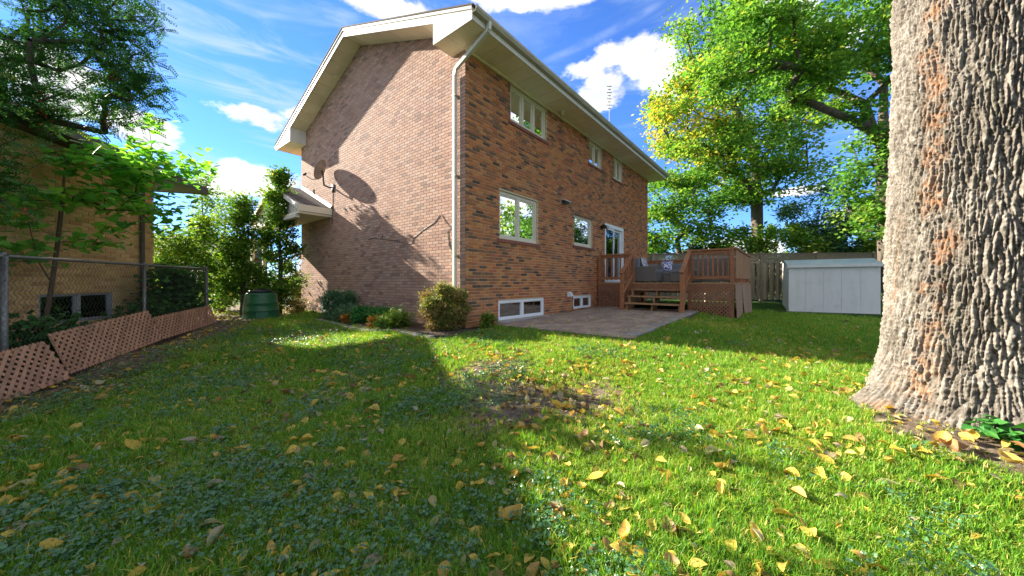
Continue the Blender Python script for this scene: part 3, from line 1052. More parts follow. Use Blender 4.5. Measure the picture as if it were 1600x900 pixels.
# lamps on the wall (things of their own)
wl = empty('wall_lamp', hw(3.78, 0, 3.14), HA, 'small white hooded lamp on rear wall between the two ground floor windows', 'lamp')
MB().box(-.13, .13, -.02, .0, -.06, .08).build('back_plate', 'lamp_body', wl)
m = MB()
m.prism([(-.16, -.02, .07), (-.16, -.17, .02), (-.16, -.17, -.0), (-.16, -.02, .05)], (.32, 0, 0))
m.build('hood', 'lamp_body', wl)
MB().box(-.12, .12, -.13, -.02, -.05, .03).build('lens', 'lamp_dark', wl)
wl = empty('wall_lamp', hw(6.33, 0, 2.74), HA, 'twin-headed black and white floodlight beside the sliding door', 'lamp')
MB().box(-.06, .06, -.04, .0, -.06, .06).build('base', 'lamp_dark', wl)
for s in (-1, 1):
    m = MB()
    m.tube([(s * .03, -.04, .0), (s * .09, -.09, .02)], .018, 8).tube([(s * .09, -.08, .04), (s * .12, -.2, -.02)], [.045, .065], 12)
    m.build('lamp_head', 'lamp_dark' if s < 0 else 'lamp_body', wl)
fl = empty('soffit_light', hw(3.35, -.22, ZS + .012), HA, 'small yellowish flush light under the rear eave soffit', 'lamp')
MB().lathe([(.085, 0), (.09, -.02), (.05, -.035), (.045, -.12), (.0, -.12)], 14).build('lamp_body', 'vinyl_cream', fl, smooth=True)

# side porch roof at the far end of the gable wall --------------------
porch = empty('porch_roof', hw(0, 6.9, 2.6), HA, 'small gabled side porch roof with white fascia and pale siding on sunlit wall', 'roof')


def porchp(g, z, x=0.0):
    return (x, g - 6.9, z - 2.6)


GE, GP = 5.78, 8.0
ZE, ZP = 3.06, 4.02
PX = -.92
for s in (1, -1):
    ge = GE if s > 0 else 2 * GP - GE
    m = MB()
    m.prism([porchp(ge, ZE, PX), porchp(GP, ZP, PX), porchp(GP, ZP + .04, PX), porchp(ge, ZE + .04, PX)], (-PX - .004, 0, 0))
    o = m.build('shingle_slope', 'shingle', porch)
    m = MB()
    m.prism([porchp(ge, ZE - .12, PX - .02), porchp(GP, ZP - .12, PX - .02), porchp(GP, ZP + .02, PX - .02), porchp(ge, ZE + .02, PX - .02)], (.018, 0, 0))
    m.build('rake_fascia', 'fascia_white', porch)
    if s > 0:
        m = MB()
        m.prism([porchp(ge, ZE + .042, -.05), porchp(GP, ZP + .042, -.05), porchp(GP, ZP + .13, -.004), porchp(ge, ZE + .13, -.004)], (.0, .0, .012))
        m.build('flashing', 'fascia_white', porch)
    m = MB()
    m.box(PX - .0, -.004, ge - 6.9 - (.02 if s > 0 else 0), ge - 6.9 + (0 if s > 0 else .02), ZE - 2.6 - .16, ZE - 2.6 + .03)
    m.build('eave_fascia', 'soffit', porch)
n = 22
for i in range(n):
    g0 = GE + .12 + (2 * (GP - GE) - .24) * i / n
    g1 = GE + .12 + (2 * (GP - GE) - .24) * (i + 1) / n - .02
    zt = lambda g: ZE + (ZP - ZE) * (1 - abs(g - GP) / (GP - GE)) - .02
    m = MB()
    m.prism([porchp(g0, ZE - .2, PX + .12), porchp(g1, ZE - .2, PX + .12), porchp(g1, zt(g1), PX + .12), porchp(g0, zt(g0), PX + .12)], (.015, 0, 0))
    m.build('siding_board', 'blind_grey' if False else 'fascia_white', porch)
MB().box(PX + .02, -.004, GE + .02 - 6.9, 2 * GP - GE - .02 - 6.9, ZE - 2.6 - .22, ZE - 2.6 - .165).build('soffit', 'soffit', porch)
MB().box(PX - .01, PX + .11, GE + .2 - 6.9, 2 * GP - GE - .2 - 6.9, ZE - 2.6 - .32, ZE - 2.6 - .225).build('beam', 'fascia_white', porch)
for g in (8.75, 10.0):
    MB().box(PX + .0, PX + .1, g - 6.9, g - 6.8, -2.7, ZE - 2.6 - .32).build('post', 'fascia_white', porch)

# satellite dish ------------------------------------------------------
dish = empty('satellite_dish', hw(0, 5.70, 3.70), HA, 'weathered grey satellite dish on a bent arm high on the sunlit wall', 'dish')
m = MB()
m.box(-.02, -.002, -.09, .09, -.11, .11)
m.tube([(-.02, 0, .02), (-.12, .0, .0), (-.24, .05, .05)], .024, 8).tube([(-.24, .05, .05), (-.24, .10, .22), (-.23, .14, .42)], .024, 8)
m.build('mast_arm', 'dish_arm', dish, True)
dc, dn = Vector((-.30, .20, .53)), Vector((-.62, .70, .36)).normalized()
e1 = dn.cross(Vector((0, 0, 1))).normalized()
e2 = e1.cross(dn).normalized()
m = MB()
NR, NK = 7, 32
for back in (0, 1):
    for i in range(NR):
        rr = i / (NR - 1)
        for k in range(NK):
            a = 2 * math.pi * k / NK
            p = dc + e1 * (.27 * rr * math.cos(a)) + e2 * (.31 * rr * math.sin(a)) + dn * (.07 * (rr * rr - 1) - (.012 if back else 0))
            m.v.append(tuple(p))
for back in (0, 1):
    b0 = back * NR * NK
    for i in range(NR - 1):
        for k in range(NK):
            k2 = (k + 1) % NK
            q = (b0 + i * NK + k, b0 + i * NK + k2, b0 + (i + 1) * NK + k2, b0 + (i + 1) * NK + k)
            m.f.append(q if back else q[::-1]); m.r.append(0)
for k in range(NK):
    k2 = (k + 1) % NK
    a, b = (NR - 1) * NK + k, (NR - 1) * NK + k2
    m.f.append((a, b, b + NR * NK, a + NR * NK)); m.r.append(0)
m.build('reflector', 'dish_grey', dish, True)
m = MB()
tip = dc + dn * .38 - e2 * .30
m.tube([tuple(dc - e2 * .31), tuple(dc - e2 * .36 + dn * .1), tuple(tip)], .012, 6)
m.tube([tuple(dc - dn * .07), tuple(Vector((-.23, .14, .40)))], .03, 8)
m.build('feed_arm', 'dish_arm', dish)
m = MB()
m.tube([tuple(tip - e2 * .03), tuple(tip + e2 * .05 - dn * .06)], .035, 10)
m.build('receiver', 'dish_arm', dish)
m = MB()
m.tube([tuple(dc - e2 * .33 + dn * .05), tuple(dc - e2 * .33 + dn * .05 - Vector((0, 0, .33)))], .004, 5)
m.bar(tuple(dc - e2 * .33 + dn * .05 - Vector((0, 0, .32))), tuple(dc - e2 * .33 + dn * .05 - Vector((0, 0, .45))), .05, .03)
m.build('hanging_switch', 'dish_arm', dish)


def cable(pts, label, rad=.0055):
    base = pts[0]
    o = empty('wall_cable', hw(0, base[0], base[1]), HA, label, 'cable')
    m = MB()
    m.tube([(-.007 - .002 * math.sin(i), p[0] - base[0], p[1] - base[1]) for i, p in enumerate(pts)], rad, 6)
    m.build('cable', 'black_rubber', o)


cable([(5.7, 3.587), (5.742, 2.631)], 'thin black cable dropping straight down from satellite dish mount')
cable([(3.674, 2.01), (3.358, 2.019), (2.995, 1.974), (2.966, 2.068)], 'short black cable hook low on the sunlit wall left of the long loop')
cable([(2.966, 1.955), (2.35, 1.877), (1.96, 1.774), (1.737, 1.773), (1.689, 1.886), (1.359, 2.03), (0.959, 2.158), (0.79, 2.302)], 'long black cable rising to a peak on sunlit wall')
cable([(0.707, 2.292), (0.585, 2.144), (0.426, 2.009), (0.525, 1.926), (0.465, 1.618), (0.329, 1.44)], 'black cable zigzagging beside the white downspout')

# ------------------------------------------------------------------ patio
patio = empty('patio', hw(3.6, -1.45, 0), HA)
tag(patio, kind='structure')
px0, px1, py0, py1 = .72, 6.02, -3.05, -.02
bx_, by_ = 3.6, -1.45
patio.location.z = .045
patio.rotation_euler = (0, -.018, HA)
MB().box(px0 - bx_, px1 - bx_, py0 - by_, py1 - by_, -.25, -.02).build('joint_sand', 'sand_joint', patio)
pm = []
pl, pw = .33, .205
for j in range(5):
    r_ = random.Random(j)
    e = .008
    L, W, hz = (pl - .008) / 2, (pw - .008) / 2, .0
    m = MB()
    m.add([(-L, -W, -.05), (L, -W, -.05), (L, W, -.05), (-L, W, -.05), (-L, -W, -e), (L, -W, -e), (L, W, -e), (-L, W, -e),
           (-L + e, -W + e, 0), (L - e, -W + e, 0), (L - e, W - e, 0), (-L + e, W - e, 0)],
          [(8, 9, 10, 11), (4, 5, 9, 8), (5, 6, 10, 9), (6, 7, 11, 10), (7, 4, 8, 11), (0, 1, 5, 4), (1, 2, 6, 5), (2, 3, 7, 6), (3, 0, 4, 7)])
    pm.append(m.mesh('paver', 'paver'))
ny_ = int((py1 - py0 - .24) / pw)
cnt = 0
for j in range(ny_):
    u = px0 + .01 - (pl / 2 if j % 2 else 0)
    while u < px1 - .02:
        a, b = max(u, px0 + .01), min(u + pl, px1 - .01)
        if b - a > .06:
            k = (b - a - .008) / (pl - .008)
            inst(random.choice(pm), 'paver', ((a + b) / 2 - bx_, py0 + .24 + (j + .5) * pw - by_, random.uniform(-.006, .006)),
                 (random.uniform(-.008, .008), random.uniform(-.008, .008), random.uniform(-.006, .006)), (k, 1, 1), patio)
        u += pl
# soldier row of edging along the lawn side
for i in range(25):
    a = px0 + .01 + i * .21
    MB().box(a - bx_, a + .202 - bx_, py0 - by_ + .01, py0 + .232 - by_, -.06, .004 + random.uniform(-.006, .004)).build('edging_paver', 'stone_edge' if i % 3 else 'paver', patio)

# planting bed along the gable wall, with stone edging
bed = empty('planting_bed', hw(-.5, 2.6, 0), HA)
tag(bed, kind='structure')
bm_ = MB()
bp = [(-.012, -.3), (-.012, 5.0), (-.75, 4.9), (-1.05, 4.0), (-1.0, 2.4), (-.95, .9), (-.95, -.1), (-.6, -.45), (.3, -.5), (.6, -.2), (.6, -.02)]
vs = []
for (a, g) in bp:
    w = hw(a, g)
    vs.append((a + .5, g - 2.6, gh1(w[0], w[1]) + .03))
bm_.prism([(v[0], v[1], v[2] - .3) for v in vs], (0, 0, .3))
bm_.build('soil', 'mulch', bed)
for i in range(17):
    t = i / 16
    g = 4.2 - 4.3 * t
    a = -1.02 - .07 * math.sin(t * 3) + random.uniform(-.02, .02)
    w = hw(a, g)
    z = gh1(w[0], w[1])
    m = MB()
    m.box(-.07, .07, -.125, .125, -.08, .045)
    o = m.build('edging_stone', 'stone_edge', bed, bevel=.012)
    o.location = (a + .5, g - 2.6, z)
    o.rotation_euler = (random.uniform(-.05, .05), random.uniform(-.06, .06), random.uniform(-.1, .1))

# ------------------------------------------------------------------ deck
DX0, DX1, DY0, DY1, DZ = 6.0, 10.4, -3.86, -.03, .87
deck = empty('deck', hw(8.2, -1.9, -.1), HA, 'raised red-brown wooden deck with railings, open steps and lattice skirt behind patio', 'deck')
DB = (8.2, -1.9, -.1)


def db(m, x0, x1, y0, y1, z0, z1, name, mat, parent=None, **kw):
    return MB().box(x0 - DB[0], x1 - DB[0], y0 - DB[1], y1 - DB[1], z0 - DB[2], z1 - DB[2]).build(name, mat, parent or deck, **kw)


def dp(x, y, z):
    return (x - DB[0], y - DB[1], z - DB[2])


n = 27
for i in range(n):
    a = DX0 - .02 + (DX1 - DX0 + .02) * i / n
    db(0, a, a + (DX1 - DX0 + .02) / n - .006, DY0, DY1, DZ - .035, DZ, 'deck_board', 'tread_wood')
db(0, DX0, DX0 + .04, DY0 + .04, DY1, DZ - .24, DZ - .037, 'rim_board', 'cedar_wood')
db(0, DX0, DX1, DY0, DY0 + .038, DZ - .24, DZ - .037, 'rim_board', 'cedar_wood')
SY0, SY1 = -2.785, -1.163        # stair
for i, (x0, z) in enumerate(((5.74, .675), (5.47, .48), (5.20, .285))):
    for k in (0, 1):
        db(0, x0 + k * .135, x0 + k * .135 + .13, SY0 + .05, SY1 - .05, z - .038, z + .002 * k, 'tread', 'tread_wood')
for y in (SY0 + .1, (SY0 + SY1) / 2, SY1 - .1):
    m = MB()
    m.prism([dp(5.28, y - .02, .06), dp(5.28, y - .02, .24), dp(5.47, y - .02, .24), dp(5.47, y - .02, .438), dp(5.74, y - .02, .438), dp(5.74, y - .02, .63), dp(6.0, y - .02, .63), dp(6.0, y - .02, .35), dp(5.6, y - .02, .06)][::-1], (0, .04, 0))
    m.build('stringer', 'tread_wood', deck)
RT = 1.79                     # rail top


def railing(p, q, nb, low=.10, second=True, posts=()):
    """p, q: (x,y) ends on the deck; balusters between"""
    p, q = Vector((p[0], p[1], 0)), Vector((q[0], q[1], 0))
    r = MB().bar(dp(p.x, p.y, RT - .02), dp(q.x, q.y, RT - .02), .125, .038).build('rail_cap', 'cedar_wood', deck)
    if second:
        MB().bar(dp(p.x, p.y, RT - .09), dp(q.x, q.y, RT - .09), .035, .085).build('rail', 'cedar_wood', deck)
    MB().bar(dp(p.x, p.y, DZ + low + .04), dp(q.x, q.y, DZ + low + .04), .036, .085).build('rail', 'cedar_wood', deck)
    d = (q - p).normalized()
    s = Vector((-d.y, d.x, 0)) * .035
    for i in range(nb):
        c = p + (q - p) * ((i + .75) / (nb + .5)) + s
        MB().bar(dp(c.x, c.y, DZ + low - .02), dp(c.x, c.y, RT - .045), .036, .036, (d.x, d.y, 0)).build('baluster', 'cedar_wood', deck)


def dpost(x, y, z0, z1, w=.09):
    db(0, x - w / 2, x + w / 2, y - w / 2, y + w / 2, z0, z1, 'post', 'cedar_wood')


railing((DX0 + .05, -.06), (DX0 + .05, SY1), 7, second=True)
railing((DX0 + .05, SY0), (DX0 + .05, DY0 + .05), 8)
railing((DX1 - .05, DY1), (DX1 - .05, DY0 + .05), 27)
for (x, y) in ((DX0 + .05, -.08), (DX0 + .05, SY1), (DX0 + .05, SY0), (DX0 + .05, DY0 + .05), (DX1 - .05, DY0 + .05), (DX1 - .05, DY1 - .05), (DX1 - .05, -1.9)):
    dpost(x, y, -.25 if y < -3 else 0, RT + (.03 if y < -3 else -.04))
# stair rails
for y in (SY1, SY0):
    dpost(5.18, y, .05, 1.16)
    MB().bar(dp(5.10, y, 1.13), dp(6.08, y, RT + .0), .11, .038).build('rail_cap', 'cedar_wood', deck)
    MB().bar(dp(5.18, y, .52), dp(6.05, y, 1.10), .036, .085).build('rail', 'cedar_wood', deck)
    for i in range(4):
        t = (i + 1) / 5
        x = 5.18 + .87 * t
        MB().bar(dp(x, y + .035, .48 + .58 * t), dp(x, y + .035, 1.13 + .64 * t), .036, .036, (1, 0, 0)).build('baluster', 'cedar_wood', deck)
# privacy screen: vertical boards on the lawn side
n = 27
for i in range(n):
    a = DX0 + .1 + (DX1 - DX0 - .2) * i / n
    db(0, a, a + (DX1 - DX0 - .2) / n - .005, DY0 - .005 - .02, DY0 - .005, DZ + .12, RT - .03, 'privacy_board', 'cedar_board')
db(0, DX0 + .0, DX1, DY0 - .06, DY0 + .09, RT - .028, RT + .01, 'rail_cap', 'cedar_wood')
for x in (6.4, 7.4, 8.4, 9.4):
    db(0, x, x + .09, DY0 - .02, DY0 + .06, DZ, DZ + .12, 'spacer_block', 'cedar_wood')


def lattice_mesh(w, h, pitch, sw, th):
    """diagonal lattice in the x-z plane, two layers"""
    out = []
    for layer, sgn in ((0, 1), (1, -1)):
        y0 = layer * th
        k = -h if sgn > 0 else 0
        c = -h
        while c < w + h:
            # line x = c + t, z = t (sgn>0) or x = c + t, z = h - t
            t0, t1 = max(0, -c), min(h, w - c)
            if t1 - t0 > sw:
                z = (lambda t: t) if sgn > 0 else (lambda t: h - t)
                out.append(((c + t0, y0, z(t0)), (c + t1, y0, z(t1))))
            c += pitch
    return out


def lattice_part(parent, w, h, pitch, sw, th, mat, M4, name='lattice_skirt'):
    m = MB()
    for p, q in lattice_mesh(w, h, pitch, sw, th):
        m.bar(p, q, th, sw, (0, 0, 1)) if False else m.bar(p, q, th * .98, sw, (1, 0, 1) if (q[2] > p[2]) is False else (-1, 0, 1))
    fr = .04
    m.box(0, w, -th * .7, 0 - th * .5, 0, fr).box(0, w, -th * .7, -th * .5, h - fr, h)
    m.v = [tuple(M4 @ Vector(v)) for v in m.v]
    return m.build(name, mat, parent)


def deckM(x, y, z, along):   # lattice local x -> direction along (dx,dy)
    dx, dy = along
    return Matrix(((dx, -dy, 0, x - DB[0]), (dy, dx, 0, y - DB[1]), (0, 0, 1, z - DB[2]), (0, 0, 0, 1)))


lattice_part(deck, SY0 - DY0 - .02, DZ + .16, .100, .036, .006, 'lattice_brown', deckM(DX0 - .012, SY0 - .0, -.2, (0, -1)))
lattice_part(deck, -.05 - SY1, DZ - .04, .100, .036, .006, 'lattice_brown', deckM(DX0 - .012, -.05, -.03, (0, -1)))
lattice_part(deck, SY1 - SY0, .26, .100, .036, .006, 'lattice_brown', deckM(DX0 - .012, SY1, .58, (0, -1)))
for (x0, x1, t0, t1) in ((6.0, 7.5, .02, .01), (7.52, 8.9, .07, .02), (8.92, 10.4, .02, .02)):
    m = MB()
    m.prism([dp(x0, DY0 - .05 - t0, -.32), dp(x1, DY0 - .05 - t1, -.32), dp(x1 - .02, DY0 - .015, DZ - .06), dp(x0 + .01, DY0 - .015, DZ - .06)], (0, -.012, 0))
    m.build('skirt_panel', 'skirt_sheet', deck)
db(0, 6.4, 10.3, -3.7, -.1, -.1, -.03, 'ground_sheet', 'mulch')

# garden furniture on the deck
def furn(name, a, g, rz, label, cat, w, dpt, back=True, arms=True, hseat=.30, hback=.68):
    o = empty(name, hw(a, g, DZ + .002), HA + rz, label, cat)
    MB().box(-w / 2, w / 2, -dpt / 2, dpt / 2, .03, hseat).build('base', 'wicker', o, bevel=.02)
    for sx in (-1, 1):
        for sy in (-1, 1):
            MB().box(sx * (w / 2 - .05) - .025, sx * (w / 2 - .05) + .025, sy * (dpt / 2 - .05) - .025, sy * (dpt / 2 - .05) + .025, 0, .03).build('foot', 'lamp_dark', o)
    if back:
        MB().box(-w / 2, w / 2, dpt / 2 + .001, dpt / 2 + .11, .03, hback).build('backrest', 'wicker', o, bevel=.02)
    if arms:
        for s in (-1, 1):
            MB().box(s * (w / 2 + .055) - .054, s * (w / 2 + .055) + .054, -dpt / 2, dpt / 2 + .11, .03, .52).build('arm', 'wicker', o, bevel=.02)
    n = max(1, round(w / .65))
    for i in range(n):
        a0 = -w / 2 + w * i / n + .01
        MB().box(a0, a0 + w / n - .02, -dpt / 2, dpt / 2 - .01, hseat + .002, hseat + .12).build('seat_cushion', 'cushion_grey', o, bevel=.03)
        if back:
            MB().box(a0, a0 + w / n - .02, dpt / 2 - .16, dpt / 2 - .005, hseat + .125, hback + .04).build('back_cushion', 'cushion_grey', o, bevel=.03)
    return o


furn('wicker_armchair', 7.0, -1.35, R(0), 'grey wicker armchair at head of deck steps', 'chair', .7, .72, hback=.76)
furn('wicker_sofa', 9.75, -1.45, R(-90), 'long grey wicker sofa along far deck railing', 'sofa', 1.9, .7)
furn('wicker_loveseat', 8.7, -2.9, R(90), 'grey wicker loveseat with its back to the front deck railing', 'sofa', 1.25, .68, hback=.80)
furn('wicker_ottoman', 7.5, -2.35, R(0), 'low grey wicker ottoman with cushion beyond the deck steps', 'ottoman', .85, .7, False, False)


def pillow(loc, rz, tilt, mat, label, s=.42):
    n = 9
    m = MB()
    for side in (1, -1):
        b = len(m.v)
        for i in range(n):
            for j in range(n):
                u, v = i / (n - 1) * 2 - 1, j / (n - 1) * 2 - 1
                t = .075 * ((1 - u ** 4) * (1 - v ** 4)) ** .6
                k = 1 - .08 * (1 - abs(u * v))
                m.v.append((u * s / 2 * (1 - .06 * (1 - v * v)), side * t, v * s / 2 * (1 - .06 * (1 - u * u))))
        for i in range(n - 1):
            for j in range(n - 1):
                q = (b + i * n + j, b + (i + 1) * n + j, b + (i + 1) * n + j + 1, b + i * n + j + 1)
                m.f.append(q if side < 0 else q[::-1]); m.r.append(0)
    o = m.build('throw_pillow', mat, None, True, label=label, category=None) if False else m.build('throw_pillow', mat, None, True)
    tag(o, label, 'pillow')
    o.location = loc
    o.rotation_euler = (tilt, 0, rz)


pillow(hw(9.55, -1.25, DZ + .63), HA + R(-90), R(-14), 'pillow_print', 'blue and white patterned pillow on the long wicker sofa')
pillow(hw(6.98, -1.22, DZ + .63), HA + R(0), R(-14), 'pillow_pale', 'pale patterned pillow leaning in the wicker armchair')

# ------------------------------------------------------------------ shed
sh0, sh1 = np.array([10.80, 13.57]), np.array([12.98, 12.24])
sd = (sh1 - sh0) / np.linalg.norm(sh1 - sh0)
SW = float(np.linalg.norm(sh1 - sh0))
shed = empty('garden_shed', (*sh0, -.27), math.atan2(sd[1], sd[0]), 'pale blue-grey metal garden shed with low sloping roof beside the wooden fence', 'shed')
SDp, SH = 1.7, 1.77
n = 5
for i in range(n):
    a = SW * i / n
    m = MB()
    w = SW / n
    m.prism([(a + .004, .0, 0.03), (a + w - .012, 0, 0.03), (a + w - .009, .002, .03), (a + w, .002, 0.03), (a + w, .03, .03), (a + .004, .03, .03)], (0, 0, SH - .03))
    m.build('wall_panel', 'shed_metal', shed)
for (x0, x1) in ((0.003, .03), (SW - .03, SW - .003)):
    m = MB()
    m.prism([(x0, .032, .03), (x0, SDp, .03), (x0, SDp, SH + .24), (x0, .032, SH)], (x1 - x0, 0, 0))
    m.build('side_wall', 'shed_metal', shed)
MB().box(.03, SW - .03, SDp - .02, SDp, .03, SH + .2).build('back_wall', 'shed_metal', shed)
m = MB()
m.prism([(-.05, -.07, SH - .005), (-.05, SDp * .5, SH + .24), (-.05, SDp + .07, SH + .20), (-.05, SDp + .07, SH + .24), (-.05, SDp * .5, SH + .28), (-.05, -.07, SH + .035)], (SW + .1, 0, 0))
m.build('roof', 'shed_roof', shed)
MB().box(-.052, SW + .052, -.09, -.071, SH - .06, SH + .04).build('eave_trim', 'shed_metal', shed)
MB().box(-.05, SW + .05, -.05, SDp, -.08, .028).build('base_frame', 'concrete', shed)

# ------------------------------------------------------------------ wooden fence at the back
fence = empty('wooden_fence', (12, 16.1, 0), 0, 'weathered grey-brown wooden privacy fence with lattice top behind deck and shed', 'fence')
FX0, FX1, FT = 4.2, 24.0, 2.24
fy = lambda x: 16.6 - .06 * (x - 5)
posts = np.arange(FX0, FX1 + .1, 2.47)
bme = MB().box(-.07, .07, -.01, .01, 0, 1).mesh('fence_board', 'fence_wood')
for i, x in enumerate(posts):
    m = MB()
    m.box(-.06, .06, -.06, .06, -.3, FT - .02)
    m.box(-.085, .085, -.085, .085, FT - .02, FT + .015)
    m.lathe([(.09, .015), (.03, .06), (.0, .07)], 4, (0, 0, FT))
    o = m.build('post', 'fence_wood', fence)
    o.location = (x - 12, fy(x) - 16.1 + random.uniform(-.02, .02), random.uniform(-.03, .03))
    if i == len(posts) - 1:
        break
    x2 = posts[i + 1]
    for z, h, d in ((.20, .09, 0), (1.05, .09, 0), (1.80, .09, 0), (FT - .06, .05, -.01)):
        MB().bar((x + .06 - 12, fy(x) - 16.1 + d, z), (x2 - .06 - 12, fy(x2) - 16.1 + d, z), .045, h).build('rail', 'fence_wood', fence)
    k = 0
    u = x + .14
    while u < x2 - .12:
        for side in (-1, 1):
            uu = u + (.135 if side > 0 else 0)
            if uu > x2 - .08:
                continue
            inst(bme, 'fence_board', (uu - 12, fy(uu) - 16.1 + side * .036, .06), (0, random.uniform(-.01, .01), -.06), (1, 1, 1.70 + random.uniform(-.015, .015)), fence)
        u += .27
    m = MB()
    for p, q in lattice_mesh(x2 - x - .12, .34, .085, .034, .007):
        m.bar(p, q, .007, .034, (1, 0, 1) if q[2] < p[2] else (-1, 0, 1))
    o = m.build('lattice_top', 'fence_wood', fence)
    o.location = (x + .06 - 12, fy(x) - 16.1 - .012, FT - .42)
    o.rotation_euler = (0, 0, -.06)
m = MB()
m.bar((FX0 - 12, fy(FX0) - 16.1, FT - .02), (FX1 - 12, fy(FX1) - 16.1, FT - .02), .13, .03)
m.build('fence_cap', 'fence_wood', fence)

# ------------------------------------------------------------------ side fence (chain link) and lattice panels


def fpt(t, off=0.0):          # t metres from the far post towards the camera, off towards our side
    p = F0 - FD * t - FN * off
    return float(p[0]), float(p[1])


chain = empty('chain_link_fence', (*fpt(0), 0), 0, 'galvanised chain link fence in front of the yellow brick bungalow', 'fence')
CB = (*fpt(0), 0.0)
cl = lambda p: (p[0] - CB[0], p[1] - CB[1], p[2])
TT = 1.18
LEN = 6.6
tposts = [0, 1.86, 4.0, 6.5]
for t in tposts:
    x, y = fpt(t)
    m = MB()
    rr = .031 if t in (0, 4.0) else .024
    z0 = gh1(x, y) - .3
    m.tube([cl((x, y, z0)), cl((x, y, TT + .01))], rr, 12)
    m.tube([cl((x, y, TT + .01)), cl((x, y, TT + .05))], [rr * 1.15, rr * .5], 12)
    o = m.build('post', 'galvanised', chain, True)
m = MB()
m.tube([cl((*fpt(0), TT)), cl((*fpt(LEN), TT))], .021, 10)
m.build('top_rail', 'galvanised', chain, True)
m = MB()
pitch = .058
nw = int(LEN / pitch)
zlow = lambda t: gh1(*fpt(t)) + .02
for i in range(nw):
    t0 = i * pitch
    zb = zlow(t0)
    n = int((TT - .02 - zb) / pitch)
    pts = []
    for k in range(n + 1):
        s = (k % 2)
        tt = t0 + pitch * (s * 1.0)
        x, y = fpt(tt, .028 + (.0025 if s else -.0025))
        pts.append(cl((x, y, TT - .02 - k * pitch)))
    if len(pts) > 1:
        m.tube(pts, .003, 3, False)
m.build('wire_mesh', 'dark_wire', chain)

panels = [(0.0, 1.82, .36, .39, -.03, -.13, .20, .24, 'short red-brown lattice panel at far end of the chain link fence'),
          (1.84, 3.62, .39, .30, -.13, -.29, .24, .30, 'middle red-brown lattice panel leaning on the chain link fence'),
          (3.66, 5.45, .15, .05, -.33, -.48, .34, .38, 'lowest red-brown lattice panel at left edge, tilted below its neighbour')]
for (t0, t1, za, zb, ga_, gb_, oa, ob, lab) in panels:
    # corners: far-bottom, near-bottom, near-top, far-top
    A = Vector((*fpt(t0, oa), ga_)); B = Vector((*fpt(t1, ob), gb_))
    D = Vector((*fpt(t0, .07 if t0 < 3 else .12), za)); Cc = Vector((*fpt(t1, .07 if t0 < 3 else .12), zb))
    o = empty('lattice_panel', A, 0, lab, 'lattice', 'lattice panels along the side fence')
    W, H = (B - A).length, (D - A).length
    ex = (B - A).normalized(); ez = (D - A); ez = (ez - ex * ez.dot(ex)).normalized(); ey = ez.cross(ex)
    M3 = Matrix((ex, ey, ez)).transposed()

    def tw(p):
        return M3 @ Vector(p)
    for p, q in lattice_mesh(W, H, .094, .035, .006):
        d = (Vector(q) - Vector(p)).normalized()
        MB().bar(tw(p), tw(q), .0058, .035, tw((-d.z, 0, d.x))).build('slat', 'lattice_red', o)
    for z in (.018, H - .018):
        MB().bar(tw((0, -.008, z)), tw((W, -.008, z)), .007, .036, tw((0, 0, 1))).build('edge_strip', 'lattice_red', o)
    for x in (.018, W - .018):
        MB().bar(tw((x, -.010, .04)), tw((x, -.010, H - .04)), .007, .036, tw((1, 0, 0))).build('edge_strip', 'lattice_red', o)

# ------------------------------------------------------------------ compost bin
cb = empty('compost_bin', (-6.70, 9.28, gh1(-6.7, 9.28)), .4, 'dark green plastic compost bin with black lid in front of the cedars', 'bin')
m = MB()
prof = [(.43, 0), (.44, .03), (.43, .05), (.425, .22), (.435, .235), (.42, .25), (.405, .43), (.415, .445), (.40, .46), (.375, .66), (.37, .70), (.30, .73), (.0, .735)]
m.lathe(prof, 32)
bd = m.build('body', 'compost_green', cb, True)
MB().lathe([(.30, .735), (.30, .775), (.27, .80), (.10, .81), (.08, .84), (.0, .84)], 24).build('lid', 'compost_lid', cb, True)
for a in (-1.3, -.3):
    m = MB()
    m.box(-.13, .13, -.02, .02, .03, .20)
    o = m.build('hatch', 'compost_green', cb)
    o.location = (.41 * math.cos(a), .41 * math.sin(a), .0)
    o.rotation_euler = (0, 0, a + math.pi / 2)

cb.scale = (.95, .95, .95)

# ------------------------------------------------------------------ neighbour bungalow
NA = math.atan2(FD[1], FD[0])
N0 = np.array([-8.30, 8.06])
bung = empty('bungalow', (*N0, 0), NA, 'yellow brick bungalow with dark roof behind the chain link fence', 'house')
# local x away from camera, local y towards its interior (left); facing wall is y = 0, outward -y; far corner at x = 0
NL, NDp, NE = 13.0, 8.5, 3.22
PN = lambda u, v, w: (u, -w, v)
NW = (-2.55, -1.12, .16, .70)
m = MB()
wall_cells(m, PN, (-NL, -.02), (-.5, NE), [NW], -.2, -.012)
m.box(-.21, -.012, .21, NDp, -.5, NE).box(-NL, -NL + .2, .21, NDp, -.5, NE).box(-NL + .2, -.21, NDp - .2, NDp, -.5, NE)
nwall = m.build('wall', 'mortar', bung)
lay_bricks(nwall, bung, PN, (-6.2, 0), (-.4, NE - .02), [NW], 'brick_yellow', seed=9, bl=.245, bc=.072)
window(bung, NW, (.5, .5), 'blind_grey', False, P=PN, casement=False, pane='glass_dark', name='basement_window', inset=.02, fw=.045)
nroof = MB()
ov, ovx = .52, 1.05
e0 = (-NL - .5, ovx, -ov, NDp + ov)
zr = NE + .0
rh = 1.45
nroof.add([(e0[0], e0[2], zr + .14), (e0[1], e0[2], zr + .14), (e0[1], e0[3], zr + .14), (e0[0], e0[3], zr + .14),
           (e0[0] + 4.5, NDp / 2, zr + rh), (e0[1] - 4.5, NDp / 2, zr + rh)],
          [(0, 1, 5, 4), (1, 2, 5), (2, 3, 4, 5), (3, 0, 4), (3, 2, 1, 0)])
nr = nroof.build('roof', 'shingle', bung)
m = MB()
